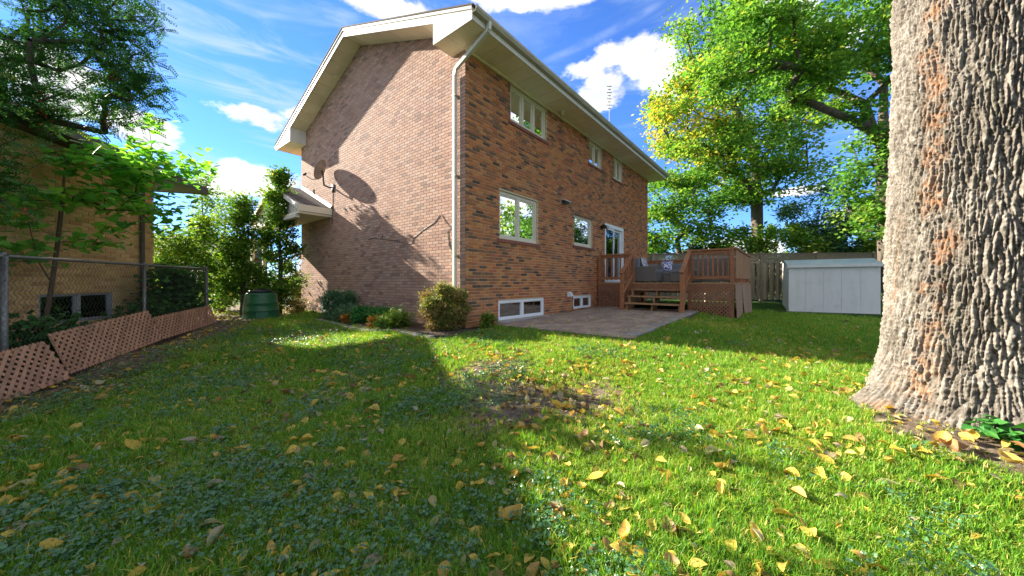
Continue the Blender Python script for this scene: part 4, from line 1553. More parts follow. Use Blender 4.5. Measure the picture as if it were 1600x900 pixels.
m.box(e0[0], e0[1], e0[2] - .02, e0[2] + .0, zr - .02, zr + .15).box(e0[1], e0[1] + .02, e0[2], e0[3], zr - .02, zr + .15)
m.build('fascia', 'dark_trim', nr)
MB().box(e0[0], e0[1] - .002, e0[2] + .002, e0[3], zr - .002, zr + .012).build('soffit', 'dark_trim', nr)
m = MB()
m.tube([(-.45, -.06, NE - .02), (-.45, -.06, .1)], .04, 8)
m.build('downspout', 'dark_trim', bung)

# far red-brick house across the street, glimpsed past the compost bin
far = empty('far_house', (-29, 31, -.2), R(20), 'distant red brick house glimpsed beyond the cedars', 'house')
MB().box(-5, 5, -4, 4, 0, 3.4).build('wall', 'red_brick_far', far)
m = MB()
m.add([(-5.5, -4.5, 3.35), (5.5, -4.5, 3.35), (5.5, 4.5, 3.35), (-5.5, 4.5, 3.35), (-5.5, 0, 5.2), (5.5, 0, 5.2)], [(0, 1, 5, 4), (2, 3, 4, 5), (1, 2, 5), (3, 0, 4), (3, 2, 1, 0)])
m.build('roof', 'shingle', far)
for x in (-3, 0, 3):
    w = MB().box(x - .7, x + .7, -4.06, -4.002, 1.0, 2.3).build('window', 'vinyl_white', far)
    MB().box(x - .6, x + .6, -4.075, -4.061, 1.1, 2.2).build('pane', 'glass_dark', w)
MB().box(-18, 6, 0, 5, -.4, -.165).build('driveway', 'asphalt', None, kind='structure').location = (-16, 18, .02)

# television mast
mast = empty('antenna_mast', (8.4, 30, -.1), 0, 'tall thin antenna mast rising above the roof ridge', 'antenna')
m = MB()
m.tube([(0, 0, 0), (0, 0, 14)], .035, 6).tube([(0, 0, 14), (0, 0, 18.0)], .02, 6)
m.build('pole', 'dark_wire', mast)
for i in range(8):
    z = 16.0 + i * .27
    MB().bar((-.22 if i % 2 else -.14, 0, z), (.22 if i % 2 else .14, 0, z), .03, .05).build('element', 'dark_wire', mast)

# ------------------------------------------------------------------ foliage helpers
LEAF4 = (np.array([[0, 0, 0], [.30, .45, .06], [0, 1, 0], [-.30, .45, .06]]), np.array([[0, 1, 2, 3]]))
LEAFW = (np.array([[0, 0, 0], [.42, .42, .08], [0, 1, -.05], [-.42, .42, .08]]), np.array([[0, 1, 2, 3]]))
NEEDLE = (np.array([[0, 0, 0], [.11, .4, .02], [0, 1, 0], [-.11, .4, .02]]), np.array([[0, 1, 2, 3]]))
HEART = (np.array([[0, .06, 0], [.36, -.06, .05], [.44, .36, .07], [.0, 1, -.10], [-.44, .36, .07], [-.36, -.06, .05]]),
         np.array([[0, 1, 2, 3], [0, 3, 4, 5]]))


def spray_template(n=6, ll=.34, lw=.13):
    v, q = [], []
    for i in range(n):
        t = (i + .6) / n
        for s in (-1, 1):
            b = len(v)
            o = np.array([0, t, -.12 * t * t])
            d = np.array([s * .85, .5, -.12]); d /= np.linalg.norm(d)
            sd_ = np.array([-d[1] * s, d[0] * s, .1]) * lw
            k = ll * (1 - .35 * t)
            v += [o, o + d * k * .5 + sd_ * .5, o + d * k, o + d * k * .5 - sd_ * .5]
            q.append([b, b + 1, b + 2, b + 3])
    return np.array(v), np.array(q)


SPRAY = spray_template()


def leaf_frames(n, g, bias=.6, droop=0.0, out=None):
    nrm = g.normal(size=(n, 3))
    nrm[:, 2] = np.abs(nrm[:, 2]) + bias * 1.5
    nrm /= np.linalg.norm(nrm, axis=1)[:, None]
    t = g.normal(size=(n, 3))
    if out is not None:
        t += out * 1.4
    t[:, 2] -= droop
    t -= nrm * (t * nrm).sum(1)[:, None]
    t /= np.linalg.norm(t, axis=1)[:, None] + 1e-9
    b = np.cross(t, nrm)
    return b, t, nrm


def leaf_mesh(name, pos, size, tmpl, rnd, mat, g, bias=.6, droop=0.0, out=None, frames=None):
    tv, tq = tmpl
    n = len(pos)
    b, t, nn = frames if frames else leaf_frames(n, g, bias, droop, out)
    V = pos[:, None, :] + size[:, None, None] * (tv[None, :, 0:1] * b[:, None, :] + tv[None, :, 1:2] * t[:, None, :] + tv[None, :, 2:3] * nn[:, None, :])
    k = len(tv)
    F = (np.arange(n)[:, None, None] * k + tq[None]).reshape(-1, tq.shape[1])
    me = mesh_np(name, V.reshape(-1, 3), F, np.repeat(rnd, len(tq)))
    me.materials.append(MATS[mat])
    return me


def blob_points(blobs, g, shell=.55):
    out = []
    for (cx, cy, cz, rx, ry, rz, n) in blobs:
        d = g.normal(size=(n, 3))
        d /= np.linalg.norm(d, axis=1)[:, None]
        r = g.random(n) ** (1 / 3)
        r = shell * (.62 + .38 * r) + (1 - shell) * r
        out.append(np.stack([cx + d[:, 0] * r * rx, cy + d[:, 1] * r * ry, cz + d[:, 2] * r * rz], 1))
    return np.concatenate(out)


def branch_graph(trunk, centers, g, tip=.012, wig=.12, power=.5, r0=None):
    """attach every cluster centre to the growing skeleton, radii by how much each piece carries"""
    nodes = [np.array(p, float) for p in trunk]
    par = [-1] + list(range(len(trunk) - 1))
    order = np.argsort(np.linalg.norm(centers - nodes[-1] * [1, 1, .5], axis=1) * .3 + np.linalg.norm(centers[:, :2] - nodes[0][:2], axis=1))
    leafnode = {}
    for ci in order:
        c = centers[ci]
        N = np.array(nodes)
        d = c - N
        dist = np.linalg.norm(d, axis=1)
        cost = dist + 1.3 * np.clip(N[:, 2] - c[2] + .25 * dist, 0, None)
        cost[0] += 3
        j = int(np.argmin(cost))
        k = max(1, int(dist[j] / max(.35, .12 * dist.max())))
        k = min(k, 5)
        p = j
        for s in range(1, k + 1):
            f = s / k
            q = N[j] + d[j] * f
            if s < k:
                q = q + g.normal(size=3) * wig * dist[j] / k * .6
                q[2] -= .10 * dist[j] * math.sin(f * math.pi) * .6
            nodes.append(q)
            par.append(p)
            p = len(nodes) - 1
        leafnode[ci] = p
    N = np.array(nodes)
    load = np.zeros(len(N))
    for ci, p in leafnode.items():
        load[p] += 1
    for i in range(len(N) - 1, 0, -1):
        if par[i] >= 0:
            load[par[i]] += load[i]
    rad = tip * np.maximum(load, 1) ** power
    if r0:
        rad *= r0 / rad[0] if rad[0] > r0 else 1
        for i in range(len(trunk)):
            rad[i] = max(rad[i], r0 * (1 - .55 * i / max(1, len(trunk) - 1)))
    return N, par, rad


def skeleton_mesh(N, par, rad, k=7, flare=0.0):
    V, F = [], []
    for i in range(1, len(N)):
        p = par[i]
        if p < 0:
            continue
        a, b = N[p], N[i]
        d = b - a
        L = np.linalg.norm(d)
        if L < 1e-4:
            continue
        d /= L
        s = np.cross(d, [0.31, .2, .93] if abs(d[2]) < .9 else [1, 0, 0])
        s /= np.linalg.norm(s)
        u = np.cross(d, s)
        kk = k if rad[i] > .02 else 4
        bse = len(V)
        ra = min(rad[p], rad[i] * 1.5 if p != 0 else rad[p])
        for (c, r) in ((a - d * ra * .25, ra), (b, rad[i])):
            for j in range(kk):
                an = 2 * math.pi * j / kk
                V.append(c + (s * math.cos(an) + u * math.sin(an)) * r)
        for j in range(kk):
            j2 = (j + 1) % kk
            F.append((bse + j, bse + j2, bse + kk + j2, bse + kk + j))
    return np.array(V), np.array(F)


def plant(name, base, trunk, blobs, label, cat, leaf, mat, bark='bark_grey', per=150, size=.15, spread=.6, flat=.6, tip=.012, r0=None, seed=1,
          tmpl=LEAF4, bias=.6, droop=.2, shell=.55, group=None, gold=None, extra=None, stem='trunk', crown='crown', wig=.12, power=.5, rngshift=.25, outb=False):
    """trunk and blobs in coordinates relative to base"""
    g = np.random.default_rng(seed)
    root = empty(name, base, 0, label, cat, group)
    C = blob_points(blobs, g, shell)
    N, par, rad = branch_graph(trunk, C, g, tip, wig, power, r0)
    V, F = skeleton_mesh(N, par, rad)
    me = mesh_np(stem, V, F, smooth=True)
    me.materials.append(MATS[bark])
    link(bpy.data.objects.new(stem, me), root)
    n = len(C) * per
    ci = np.repeat(np.arange(len(C)), per)
    sp = spread * (0.7 + .6 * g.random(len(C)))
    off = g.normal(size=(n, 3)) * .55
    off *= np.minimum(1, 1.5 / (np.linalg.norm(off, axis=1)[:, None] + 1e-6))
    off[:, 2] *= flat
    pos = C[ci] + off * sp[ci][:, None]
    shift = (g.random(len(C)) - .5) * 2 * rngshift
    rnd = g.random(n) * .55 + .18 + shift[ci]
    if gold:
        rnd = rnd + gold(C)[ci] * (.15 + .75 * g.random(n))
    ctr = np.mean(C, axis=0)
    out = None
    if outb:
        out = pos - np.array([0, 0, 0]) - np.array([N[0][0], N[0][1], 0])
        out[:, 2] *= .4
        out /= np.linalg.norm(out, axis=1)[:, None] + 1e-6
        out[:, 2] += .9
    sz = size * (.65 + .7 * g.random(n))
    me = leaf_mesh(crown, pos, sz, tmpl, np.clip(rnd, 0, 1), mat, g, bias, droop, out)
    link(bpy.data.objects.new(crown, me), root)
    return root, C


def line_pts(p, q, n, bend=(0, 0, 0)):
    p, q, bend = np.array(p, float), np.array(q, float), np.array(bend, float)
    return [p + (q - p) * t + bend * math.sin(math.pi * t) for t in np.linspace(0, 1, n)]


# ------------------------------------------------------------------ big trunk on the right


def big_trunk():
    Z0, ZD, Z1 = -.45, 3.4, 12.0
    R0 = .565
    nth = 760
    zs = np.concatenate([np.arange(Z0, ZD, .0085), np.linspace(ZD, Z1, 90)])
    th = np.arange(nth) / nth * 2 * math.pi
    TH, ZZ = np.meshgrid(th, zs)
    TH, ZZ = TH.ravel(), ZZ.ravel()
    zg = -.12
    hgt = np.clip(ZZ - zg, -.3, None)
    root_dirs = [(R(168), .55, .26), (R(238), .62, .22), (R(300), .5, .3), (R(20), .5, .3), (R(95), .5, .3), (R(205), .22, .2)]
    fl = .20 * np.exp(-hgt / .42)
    for (a, amp, w) in root_dirs:
        dd = np.angle(np.exp(1j * (TH - a)))
        fl = fl + amp * np.exp(-(dd / w) ** 2) * np.exp(-np.clip(hgt, -.05, None) / .17) * .75
    taper = 1 - .010 * np.clip(ZZ, 0, None)
    Rr = R0 * (taper + fl)
    # slow lumps of the bole
    cxyz = np.stack([np.cos(TH) * 1.4, np.sin(TH) * 1.4, ZZ * .55], 1)
    Rr *= 1 + .035 * fbm(cxyz + 3, 2)
    # bark plates: cells stretched up the trunk, warped; furrows between them
    per = 2 * math.pi * R0
    q3 = np.stack([np.cos(TH) * R0 * 4.2, np.sin(TH) * R0 * 4.2, ZZ * 1.7], 1)
    w1 = fbm(q3 + 9.1, 3)
    w2 = fbm(q3 * 2.6 + 31.7, 3)

    def cells(ncell, ch, wa, wb, stretch, seed):
        u = TH / (2 * math.pi) * ncell + wa * w1 + wb * w2
        v = ZZ / ch + .6 * fbm(q3 * 1.3 + 71 + seed, 2) + .25 * w2
        iu, iv = np.floor(u).astype(int), np.floor(v).astype(int)
        F1 = np.full(len(u), 9.); F2 = np.full(len(u), 9.); ID = np.zeros(len(u))
        hr = np.random.default_rng(seed).random((ncell, 256, 2))
        for di in (-1, 0, 1):
            for dj in (-1, 0, 1):
                ci, cj = iu + di, iv + dj
                h = hr[ci % ncell, cj % 256]
                dx, dy = ci + .1 + .8 * h[:, 0] - u, cj + h[:, 1] - v
                d = np.sqrt(dx * dx + (dy * stretch) ** 2)
                nearer = d < F1
                F2 = np.where(nearer, F1, np.minimum(F2, d))
                ID = np.where(nearer, h[:, 1], ID)
                F1 = np.where(nearer, d, F1)
        return F2 - F1, ID
    e1_, ID = cells(102, .19, .36, .28, .36, 3)
    e2_, ID2 = cells(150, .055, .8, .7, .62, 4)
    plate = np.clip(e1_ / .24, 0, 1) ** .6
    small = np.clip(e2_ / .30, 0, 1) ** .7
    cyl = lambda k, kz: np.stack([np.cos(TH) * R0 * k, np.sin(TH) * R0 * k, ZZ * kz], 1)
    fine = fbm(cyl(34, 20), 3)
    fine2 = fbm(cyl(80, 70), 2)
    deep = np.clip(.8 + .5 * fbm(cyl(5, 2.4) + 13, 2), .25, 1.25)
    disp = .030 * plate * deep + .008 * small * plate + .009 * fine * (.4 + .6 * plate) + .006 * fine2 + .011 * (ID - .5) * plate + .006 * (ID2 - .5)
    Rr = Rr + disp - .024
    lean = np.stack([TREE[0] * 0 + .012 * ZZ, .0 * ZZ], 1)
    V = np.stack([np.cos(TH) * Rr + lean[:, 0], np.sin(TH) * Rr + lean[:, 1], ZZ], 1)
    nz = len(zs)
    i = np.arange((nz - 1) * nth)
    r_, c_ = i // nth, i % nth
    c2 = (c_ + 1) % nth
    F = np.stack([r_ * nth + c_, r_ * nth + c2, (r_ + 1) * nth + c2, (r_ + 1) * nth + c_], 1)
    tone = np.clip(.45 + .35 * (ID - .5) + .25 * (ID2 - .5) + .40 * fine + .35 * fine2 + .2 * w1, 0, 1)
    me = mesh_np('trunk', V, F, tone[r_ * nth + c_], smooth=True)
    me.materials.append(MATS['bark_big'])
    root = empty('shade_tree', (TREE[0], TREE[1], 0), 0, 'huge old tree trunk with deeply furrowed bark at right edge of lawn', 'tree')
    link(bpy.data.objects.new('trunk', me), root)
    # crown high above, out of the picture, over the lawn behind the camera's right
    g = np.random.default_rng(8)
    C = blob_points([(1.5, -1.5, 13.5, 4.5, 4.5, 3.2, 60), (3.5, -.5, 11.5, 3.5, 3.5, 2.0, 25)], g)
    N, par, rad = branch_graph(line_pts((.14, 0, 11.4), (.4, -.3, 14), 4), C, g, .03, .12, .55, .4)
    V, F = skeleton_mesh(N, par, rad)
    me = mesh_np('limb', V, F, smooth=True)
    me.materials.append(MATS['bark_grey'])
    link(bpy.data.objects.new('limb', me), root)
    ci = np.repeat(np.arange(len(C)), 110)
    pos = C[ci] + g.normal(size=(len(ci), 3)) * [.6, .6, .4]
    me = leaf_mesh('crown', pos, .2 * (.6 + .7 * g.random(len(ci))), LEAFW, g.random(len(ci)) * .7, 'leaf_maple', g)
    link(bpy.data.objects.new('crown', me), root)


big_trunk()

# ------------------------------------------------------------------ trees on the right
def P3(px, py, Y):            # a point at depth Y seen at a bearing of the reference view (plan-making only)
    return np.array([(px - 800) / 543 * Y, Y, .88 + (441 - py) / 543 * Y])


def rel(base, lst):
    """blobs from (bearing px, py, depth, rx, ry, rz, n)"""
    out = []
    for (px, py, Y, rx, ry, rz, n) in lst:
        p = P3(px, py, Y) - np.array(base)
        out.append((p[0], p[1], p[2], rx, ry, rz, n))
    return out


b = np.array([15.4, 22.0, -.2])
blobs = rel(b, [(1165, 95, 22, 3.6, 3.2, 2.6, 34), (1110, 170, 21.5, 3.4, 3, 2.6, 34), (1060, 190, 21, 2.2, 2.2, 2.4, 22), (1200, 200, 22, 3.2, 3, 2.4, 28),
                (1150, 265, 21.5, 4.2, 3.4, 2.0, 34), (1215, 285, 21, 2.6, 2.4, 1.3, 18), (1095, 60, 22, 2.0, 2, 1.4, 10), (1235, 130, 22.5, 2.2, 2, 2, 14), (1085, 255, 21, 2.6, 2.4, 1.6, 16), (1190, 30, 23, 2.4, 2.4, 1.6, 12)])
gold_c = P3(1025, 185, 21) - b
plant('maple_tree', b, line_pts((0, 0, -.2), (.1, .2, 9.5), 7, (.15, 0, 0)), blobs, 'tall green maple with golden leaves on its left side behind the deck', 'tree', None,
      'leaf_maple', per=210, size=.185, spread=.85, flat=.55, tip=.028, r0=.34, seed=21, tmpl=LEAFW, bias=.5,
      gold=lambda C: np.clip(1.25 - np.linalg.norm((C - gold_c) * [1, .5, .9], axis=1) / 4.2, 0, .55))

b = np.array([9.2, 19.0, -.1])
blobs = rel(b, [(1055, 300, 19, 1.9, 1.8, 1.2, 18), (1080, 335, 18.6, 1.9, 1.6, .9, 14), (1030, 350, 18.5, 1.2, 1.2, .9, 9), (1100, 370, 18.5, 1.4, 1.2, .6, 9), (1030, 385, 18.4, 1.1, 1, .5, 7), (1075, 270, 19.5, 1.4, 1.3, .8, 8)])
plant('young_tree', b, line_pts((0, 0, -.2), (-.1, .1, 3.2), 6, (.1, 0, 0)), blobs, 'small light green tree with forked trunk rising over the deck railing', 'tree', None,
      'leaf_maple', per=140, size=.17, spread=.7, flat=.55, tip=.022, r0=.15, seed=22, tmpl=LEAFW)

b = np.array([14.25, 13.2, -.25])
limb = line_pts(P3(1388, 430, 13.2) - b - [0, 0, .6], P3(1381, 130, 13.2) - b, 8, (-.1, 0, 0))
blobs = rel(b, [(1345, 40, 12.8, 1.2, 1.6, 1.3, 22), (1290, 70, 12.4, 1.4, 1.6, 1.2, 22), (1225, 55, 12.2, 1.4, 1.5, 1.0, 18), (1160, 75, 12, 1.2, 1.3, .9, 14), (1120, 110, 12, .8, .9, .8, 9),
                (1265, 125, 12.5, 1.4, 1.5, .7, 14), (1350, 120, 13, 1.0, 1.3, .9, 12), (1365, 230, 13, .5, .8, .8, 8), (1350, 290, 13, .6, .8, .8, 8), (1365, 350, 13, .6, .8, .7, 8),
                (1430, 60, 13.5, 1.5, 1.8, 2.0, 16), (1185, 20, 12.5, 1.3, 1.4, .9, 12), (1330, 175, 13, .6, .9, .5, 6)])
plant('overhanging_tree', b, limb, blobs, 'leafy tree behind the huge trunk with a long limb arching left', 'tree', None,
      'leaf_maple', per=165, size=.135, spread=.55, flat=.55, tip=.018, r0=.26, seed=23, tmpl=LEAFW, bias=.5, rngshift=.2, wig=.2)


def shrub(name, px, Y, ytop, w, label, mat, seed, size=.14, per=110, n=26, cat='shrub', bark='twig', tmpl=LEAF4, shell=.5, stems=1, z=None, group=None, bias=.5, droop=.2, outb=False, spread=.3, h=None, x=None, cone=False):
    X = (px - 800) / 543 * Y if x is None else x
    zg = gh1(X, Y) if z is None else z
    H = h if h else .88 + (441 - ytop) / 543 * Y - zg
    b = (X, Y, zg)
    blobs = [(0, 0, H * .60, w, w, H * .40, n), (0, 0, H * .30, w * .85, w * .85, H * .24, n // 2)]
    if cone:
        blobs = [(0, 0, H * .22, w, w, H * .20, n // 2), (0, 0, H * .48, w * .85, w * .85, H * .22, n // 2), (0, 0, H * .72, w * .5, w * .5, H * .18, n // 3), (.03, 0, H * .9, w * .16, w * .16, H * .09, n // 6)]
    return plant(name, b, line_pts((0, 0, -.05), (0, 0, H * .55), 4, (.05, 0, 0)), blobs, label, cat, None, mat, bark=bark, per=per, size=size, spread=spread, flat=.75,
                 tip=.006, r0=.03 + .012 * H, seed=seed, tmpl=tmpl, shell=shell, group=group, bias=bias, droop=droop, outb=outb)


shrub('spruce_tree', 1275, 18.5, 282, 1.9, 'dark spruce rising behind the garden shed', 'leaf_conifer', 31, .30, 150, 34, 'tree', 'bark_dark', NEEDLE, .4, spread=.6)
shrub('shrub', 1350, 17.5, 300, 1.5, 'yellow-green shrub behind the shed beside the huge trunk', 'leaf_shrub', 32, .2, 150, 30, spread=.5)
shrub('shrub', 1215, 18.2, 352, 1.6, 'dense green shrub behind the wooden fence below the maple', 'leaf_shrub', 33, .2, 150, 26, spread=.5)
shrub('shrub', 1150, 18.6, 358, 1.2, 'rounded yellowish shrub showing over the fence right of the deck', 'leaf_shrub', 34, .2, 130, 20, spread=.45)
shrub('shrub', 1105, 19.5, 378, 1.4, 'low dark hedge shrub peeking over the fence behind the deck', 'leaf_dark', 35, .2, 120, 18, spread=.45)
shrub('shrub', 1040, 19.8, 372, 1.6, 'dark shrub over the fence next to the house end', 'leaf_dark', 36, .2, 120, 20, spread=.45)
shrub('shrub', 1310, 19.5, 345, 1.6, 'pale shrub between the spruce and the yellow-green shrub', 'leaf_shrub', 37, .2, 120, 20, spread=.5)
# trees standing to the right of the yard, mirrored in the rear windows
for i, (x, y, h, lab) in enumerate(((20.5, 13.0, 7.5, 'leafy garden tree right of the yard, mirrored in the rear windows'), (24, 17.5, 8.5, 'taller leafy tree beyond the right-hand garden tree'))):
    shrub('garden_tree', 0, y, 0, 2.2, lab, 'leaf_maple', 40 + i, .26, 150, 44, 'tree', 'bark_grey', LEAFW, .55, spread=.8, h=h, x=x)

# ------------------------------------------------------------------ plants on the left
shrub('cedar_tree', 436, 10.7, 262, .56, 'tall green cedar next to the porch and compost bin', 'leaf_cedar', 51, .10, 150, 48, 'tree', 'bark_dark', LEAF4, .35, outb=True, spread=.26, cone=True)
shrub('cedar_tree', 378, 10.3, 300, .46, 'shorter bushy cedar left of the compost bin', 'leaf_cedar', 52, .10, 140, 36, 'tree', 'bark_dark', LEAF4, .35, outb=True, spread=.25, cone=True)
shrub('tall_shrub', 318, 9.9, 272, .5, 'slim dark-topped shrub past the far end of the chain link fence', 'leaf_shrub', 53, .085, 95, 40, 'shrub', 'twig', LEAF4, .4, spread=.28, cone=True)
shrub('tall_shrub', 345, 11.2, 300, .62, 'airy yellow-green shrub between the slim shrub and the cedars', 'leaf_shrub', 54, .09, 95, 34, 'shrub', 'twig', LEAF4, .4, spread=.34)
shrub('shrub', 272, 8.9, 345, .6, 'bushy green shrub at the corner of the yellow bungalow', 'leaf_shrub', 55, .09, 140, 34, 'shrub', 'twig', LEAF4, .4, spread=.32)
shrub('shrub', 268, 7.55, 425, .38, 'dark leafy vine growing through the far end of the chain link fence', 'leaf_dark', 56, .10, 130, 22, 'vine', 'twig', LEAFW, .4, spread=.26)
shrub('shrub', 350, 12.2, 430, .5, 'low bright shrub with lawn beyond at the gap left of the bin', 'leaf_fern', 57, .09, 120, 16, spread=.22)
shrub('flowering_shrub', 462, 12.9, 372, .42, 'orange-tinged shrub glimpsed beside the house end under the porch', 'leaf_barberry', 58, .08, 120, 22, spread=.22)
shrub('shrub', 462, 11.0, 468, .35, 'low dry shrub at the far foot of the sunlit wall', 'leaf_barberry', 59, .06, 90, 12, spread=.18)
shrub('shrub', 342, 20.5, 425, .9, 'small orange-leaved shrub on the sunny lawn beyond the fence', 'leaf_orange', 60, .14, 50, 12, spread=.3)

# broad-leaved sapling against the bungalow
b = np.array([-7.05, 5.15, -.3])
st = line_pts((0, 0, -.1), P3(102, 258, 5.55) - b, 6, (.06, 0, 0)) + [P3(140, 215, 5.8) - b]
blobs = rel(b, [(110, 250, 5.5, .35, .4, .25, 6), (165, 265, 5.7, .5, .5, .25, 9), (215, 262, 6.0, .5, .5, .22, 8), (255, 272, 6.3, .35, .35, .18, 5), (238, 222, 6.2, .12, .14, .36, 6), (195, 240, 6.0, .3, .3, .2, 5), (275, 262, 6.4, .25, .25, .15, 4), (312, 262, 6.5, .12, .14, .14, 3),
                (300, 268, 6.5, .18, .2, .16, 3), (120, 310, 5.5, .5, .45, .25, 8), (190, 320, 5.9, .55, .5, .3, 9), (60, 330, 5.2, .4, .4, .3, 7), (150, 370, 5.6, .5, .45, .2, 7), (230, 330, 6.4, .4, .4, .4, 7),
                (35, 395, 5.0, .3, .3, .2, 5), (215, 300, 6.2, .4, .4, .2, 6), (255, 320, 6.6, .3, .3, .3, 5), (40, 300, 5.0, .4, .4, .3, 6)])
plant('sapling', b, st, blobs, 'broad-leaved bright green sapling leaning in front of yellow brick wall', 'tree', None, 'leaf_big', bark='twig', per=12, size=.13, spread=.27, flat=.6,
      tip=.006, r0=.028, seed=71, tmpl=HEART, bias=1.0, droop=.9, shell=.3)
# undergrowth between fence and bungalow
for i, (t, lab) in enumerate(((1.1, 'ivy-like weeds behind fence nearest the vine'), (3.0, 'dark weeds behind the middle of the chain link fence below the basement window'), (4.6, 'broad weeds behind the fence at left edge of view'))):
    x, y = fpt(t, -.45)
    shrub('weed_clump', 0, y, 0, .38, lab, 'leaf_dark', 75 + i, .10, 60, 14, 'weeds', 'twig', LEAFW, .4, spread=.2, h=.62, x=x)

# rowan with red berries, leaning in from the upper left
b = np.array([-6.75, 3.45, -.40])
KR = .82
st = line_pts((0, 0, -.2), P3(-60, 160, 4.6 * KR) - b, 6, (.1, .1, 0))
rlist = [(30, 30, 4.8, .8, .8, .6, 26), (110, 40, 5.0, .7, .7, .5, 24), (175, 20, 5.1, .45, .5, .35, 14), (60, 120, 4.8, .7, .7, .5, 24), (140, 110, 5.0, .5, .6, .4, 16), (190, 120, 5.1, .3, .3, .2, 9),
         (212, 132, 5.2, .16, .2, .12, 6), (195, 165, 5.1, .3, .4, .14, 9), (130, 175, 4.9, .6, .6, .22, 16), (30, 190, 4.7, .5, .5, .3, 12), (5, 250, 4.5, .35, .4, .3, 10),
         (-10, 310, 4.4, .3, .4, .3, 8), (-80, 80, 4.6, .9, 1, .9, 20), (90, -60, 5.0, 1.1, 1, .8, 20), (190, 60, 5.1, .3, .3, .25, 8)]
blobs = rel(b, [(px, py, Y * KR, rx * KR, ry * KR, rz * KR, n) for (px, py, Y, rx, ry, rz, n) in rlist])
rw, RC = plant('rowan_tree', b, st, blobs, 'dark fine-leaved tree with red berries overhanging the upper left corner', 'tree', None, 'leaf_dark', bark='bark_dark', per=22, size=.12, spread=.225, flat=.7,
               tip=.0048, r0=.07, seed=81, tmpl=SPRAY, bias=.5, droop=.5, shell=.35)
m = MB()
g_ = np.random.default_rng(4)
for c in RC[::6]:
    for q in range(9):
        p = c + g_.normal(size=3) * .045
        r = .011
        m.add([(p[0] + r, p[1], p[2]), (p[0], p[1] + r, p[2]), (p[0] - r, p[1], p[2]), (p[0], p[1] - r, p[2]), (p[0], p[1], p[2] + r), (p[0], p[1], p[2] - r)],
              [(0, 1, 4), (1, 2, 4), (2, 3, 4), (3, 0, 4), (1, 0, 5), (2, 1, 5), (3, 2, 5), (0, 3, 5)])
m.build('berries', 'berry', rw, kind='stuff')

# bed planting
def bedplant(name, a, g, w, h, label, mat, seed, size, per, n, tmpl=LEAF4, cat='shrub', **kw):
    p = hw(a, g)
    b = (p[0], p[1], gh1(p[0], p[1]))
    blobs = [(0, 0, h * .56, w, w, h * .42, n), (0, 0, h * .25, w * .85, w * .85, h * .2, n // 2)]
    plant(name, b, line_pts((0, 0, -.05), (0, 0, h * .4), 3), blobs, label, cat, None, mat, bark='twig', per=per, size=size, spread=kw.pop('spread', .12), flat=.8, tip=.003, r0=.02, seed=seed, tmpl=tmpl, **kw)


bedplant('juniper', -.55, 4.05, .42, .72, 'rounded blue-green juniper in front of the gable basement window', 'leaf_juniper', 91, .07, 220, 40, NEEDLE, outb=True, bias=.2)
bedplant('juniper', -.70, 3.35, .30, .36, 'low blue-green juniper tuft right of the rounded one', 'leaf_juniper', 92, .06, 160, 22, NEEDLE, outb=True, bias=.2)
bedplant('groundcover_shrub', -.5, 2.75, .40, .36, 'low emerald green shrub at middle of the wall bed', 'leaf_emerald', 93, .055, 200, 34)
bedplant('groundcover_shrub', -.45, 2.1, .36, .34, 'spreading emerald shrub between the first one and the ferns', 'leaf_emerald', 94, .055, 200, 28)
bedplant('fern', -.72, 1.35, .30, .34, 'yellow-green fern tuft left of the round barberry', 'leaf_fern', 95, .10, 40, 22, SPRAY, 'fern')
bedplant('small_plant', -.85, 1.85, .15, .26, 'small orange autumn plant between the ferns and emerald shrub', 'leaf_orange', 96, .05, 70, 12, cat='plant', spread=.07)
bedplant('small_plant', -.85, 3.05, .12, .28, 'tiny orange plant by the stone edging near the junipers', 'leaf_orange', 97, .05, 60, 10, cat='plant', spread=.06)
bedplant('barberry', -.36, .20, .41, .84, 'round red and yellow-green barberry bush at house corner', 'leaf_barberry', 98, .042, 330, 60, shell=.5)
bedplant('small_plant', .25, -.32, .15, .34, 'bright green sprout beside the barberry at the patio edge', 'leaf_fern', 99, .07, 30, 10, cat='plant', spread=.08)
bedplant('small_plant', -.35, 6.2, .16, .5, 'bare reddish twiggy plant beside the gable basement window', 'leaf_barberry', 100, .035, 12, 14, cat='plant', spread=.08)
for i, (dx, dy) in enumerate(((-.62, -.46), (-.55, -.62))):
    x, y = TREE[0] + dx, TREE[1] + dy
    plant('tree_base_sprout', (x, y, gh1(x, y)), line_pts((0, 0, -.03), (0, 0, .05), 2), [(0, 0, .07, .09, .09, .05, 8)],
          ('leafy green sprout at foot of the huge trunk' if i == 0 else 'second leafy sprout nearer the camera at the huge trunk'), 'plant', None, 'leaf_emerald', bark='stem_green', per=7, size=.065, spread=.05, tip=.002, r0=.004, seed=110 + i, tmpl=HEART, bias=1)

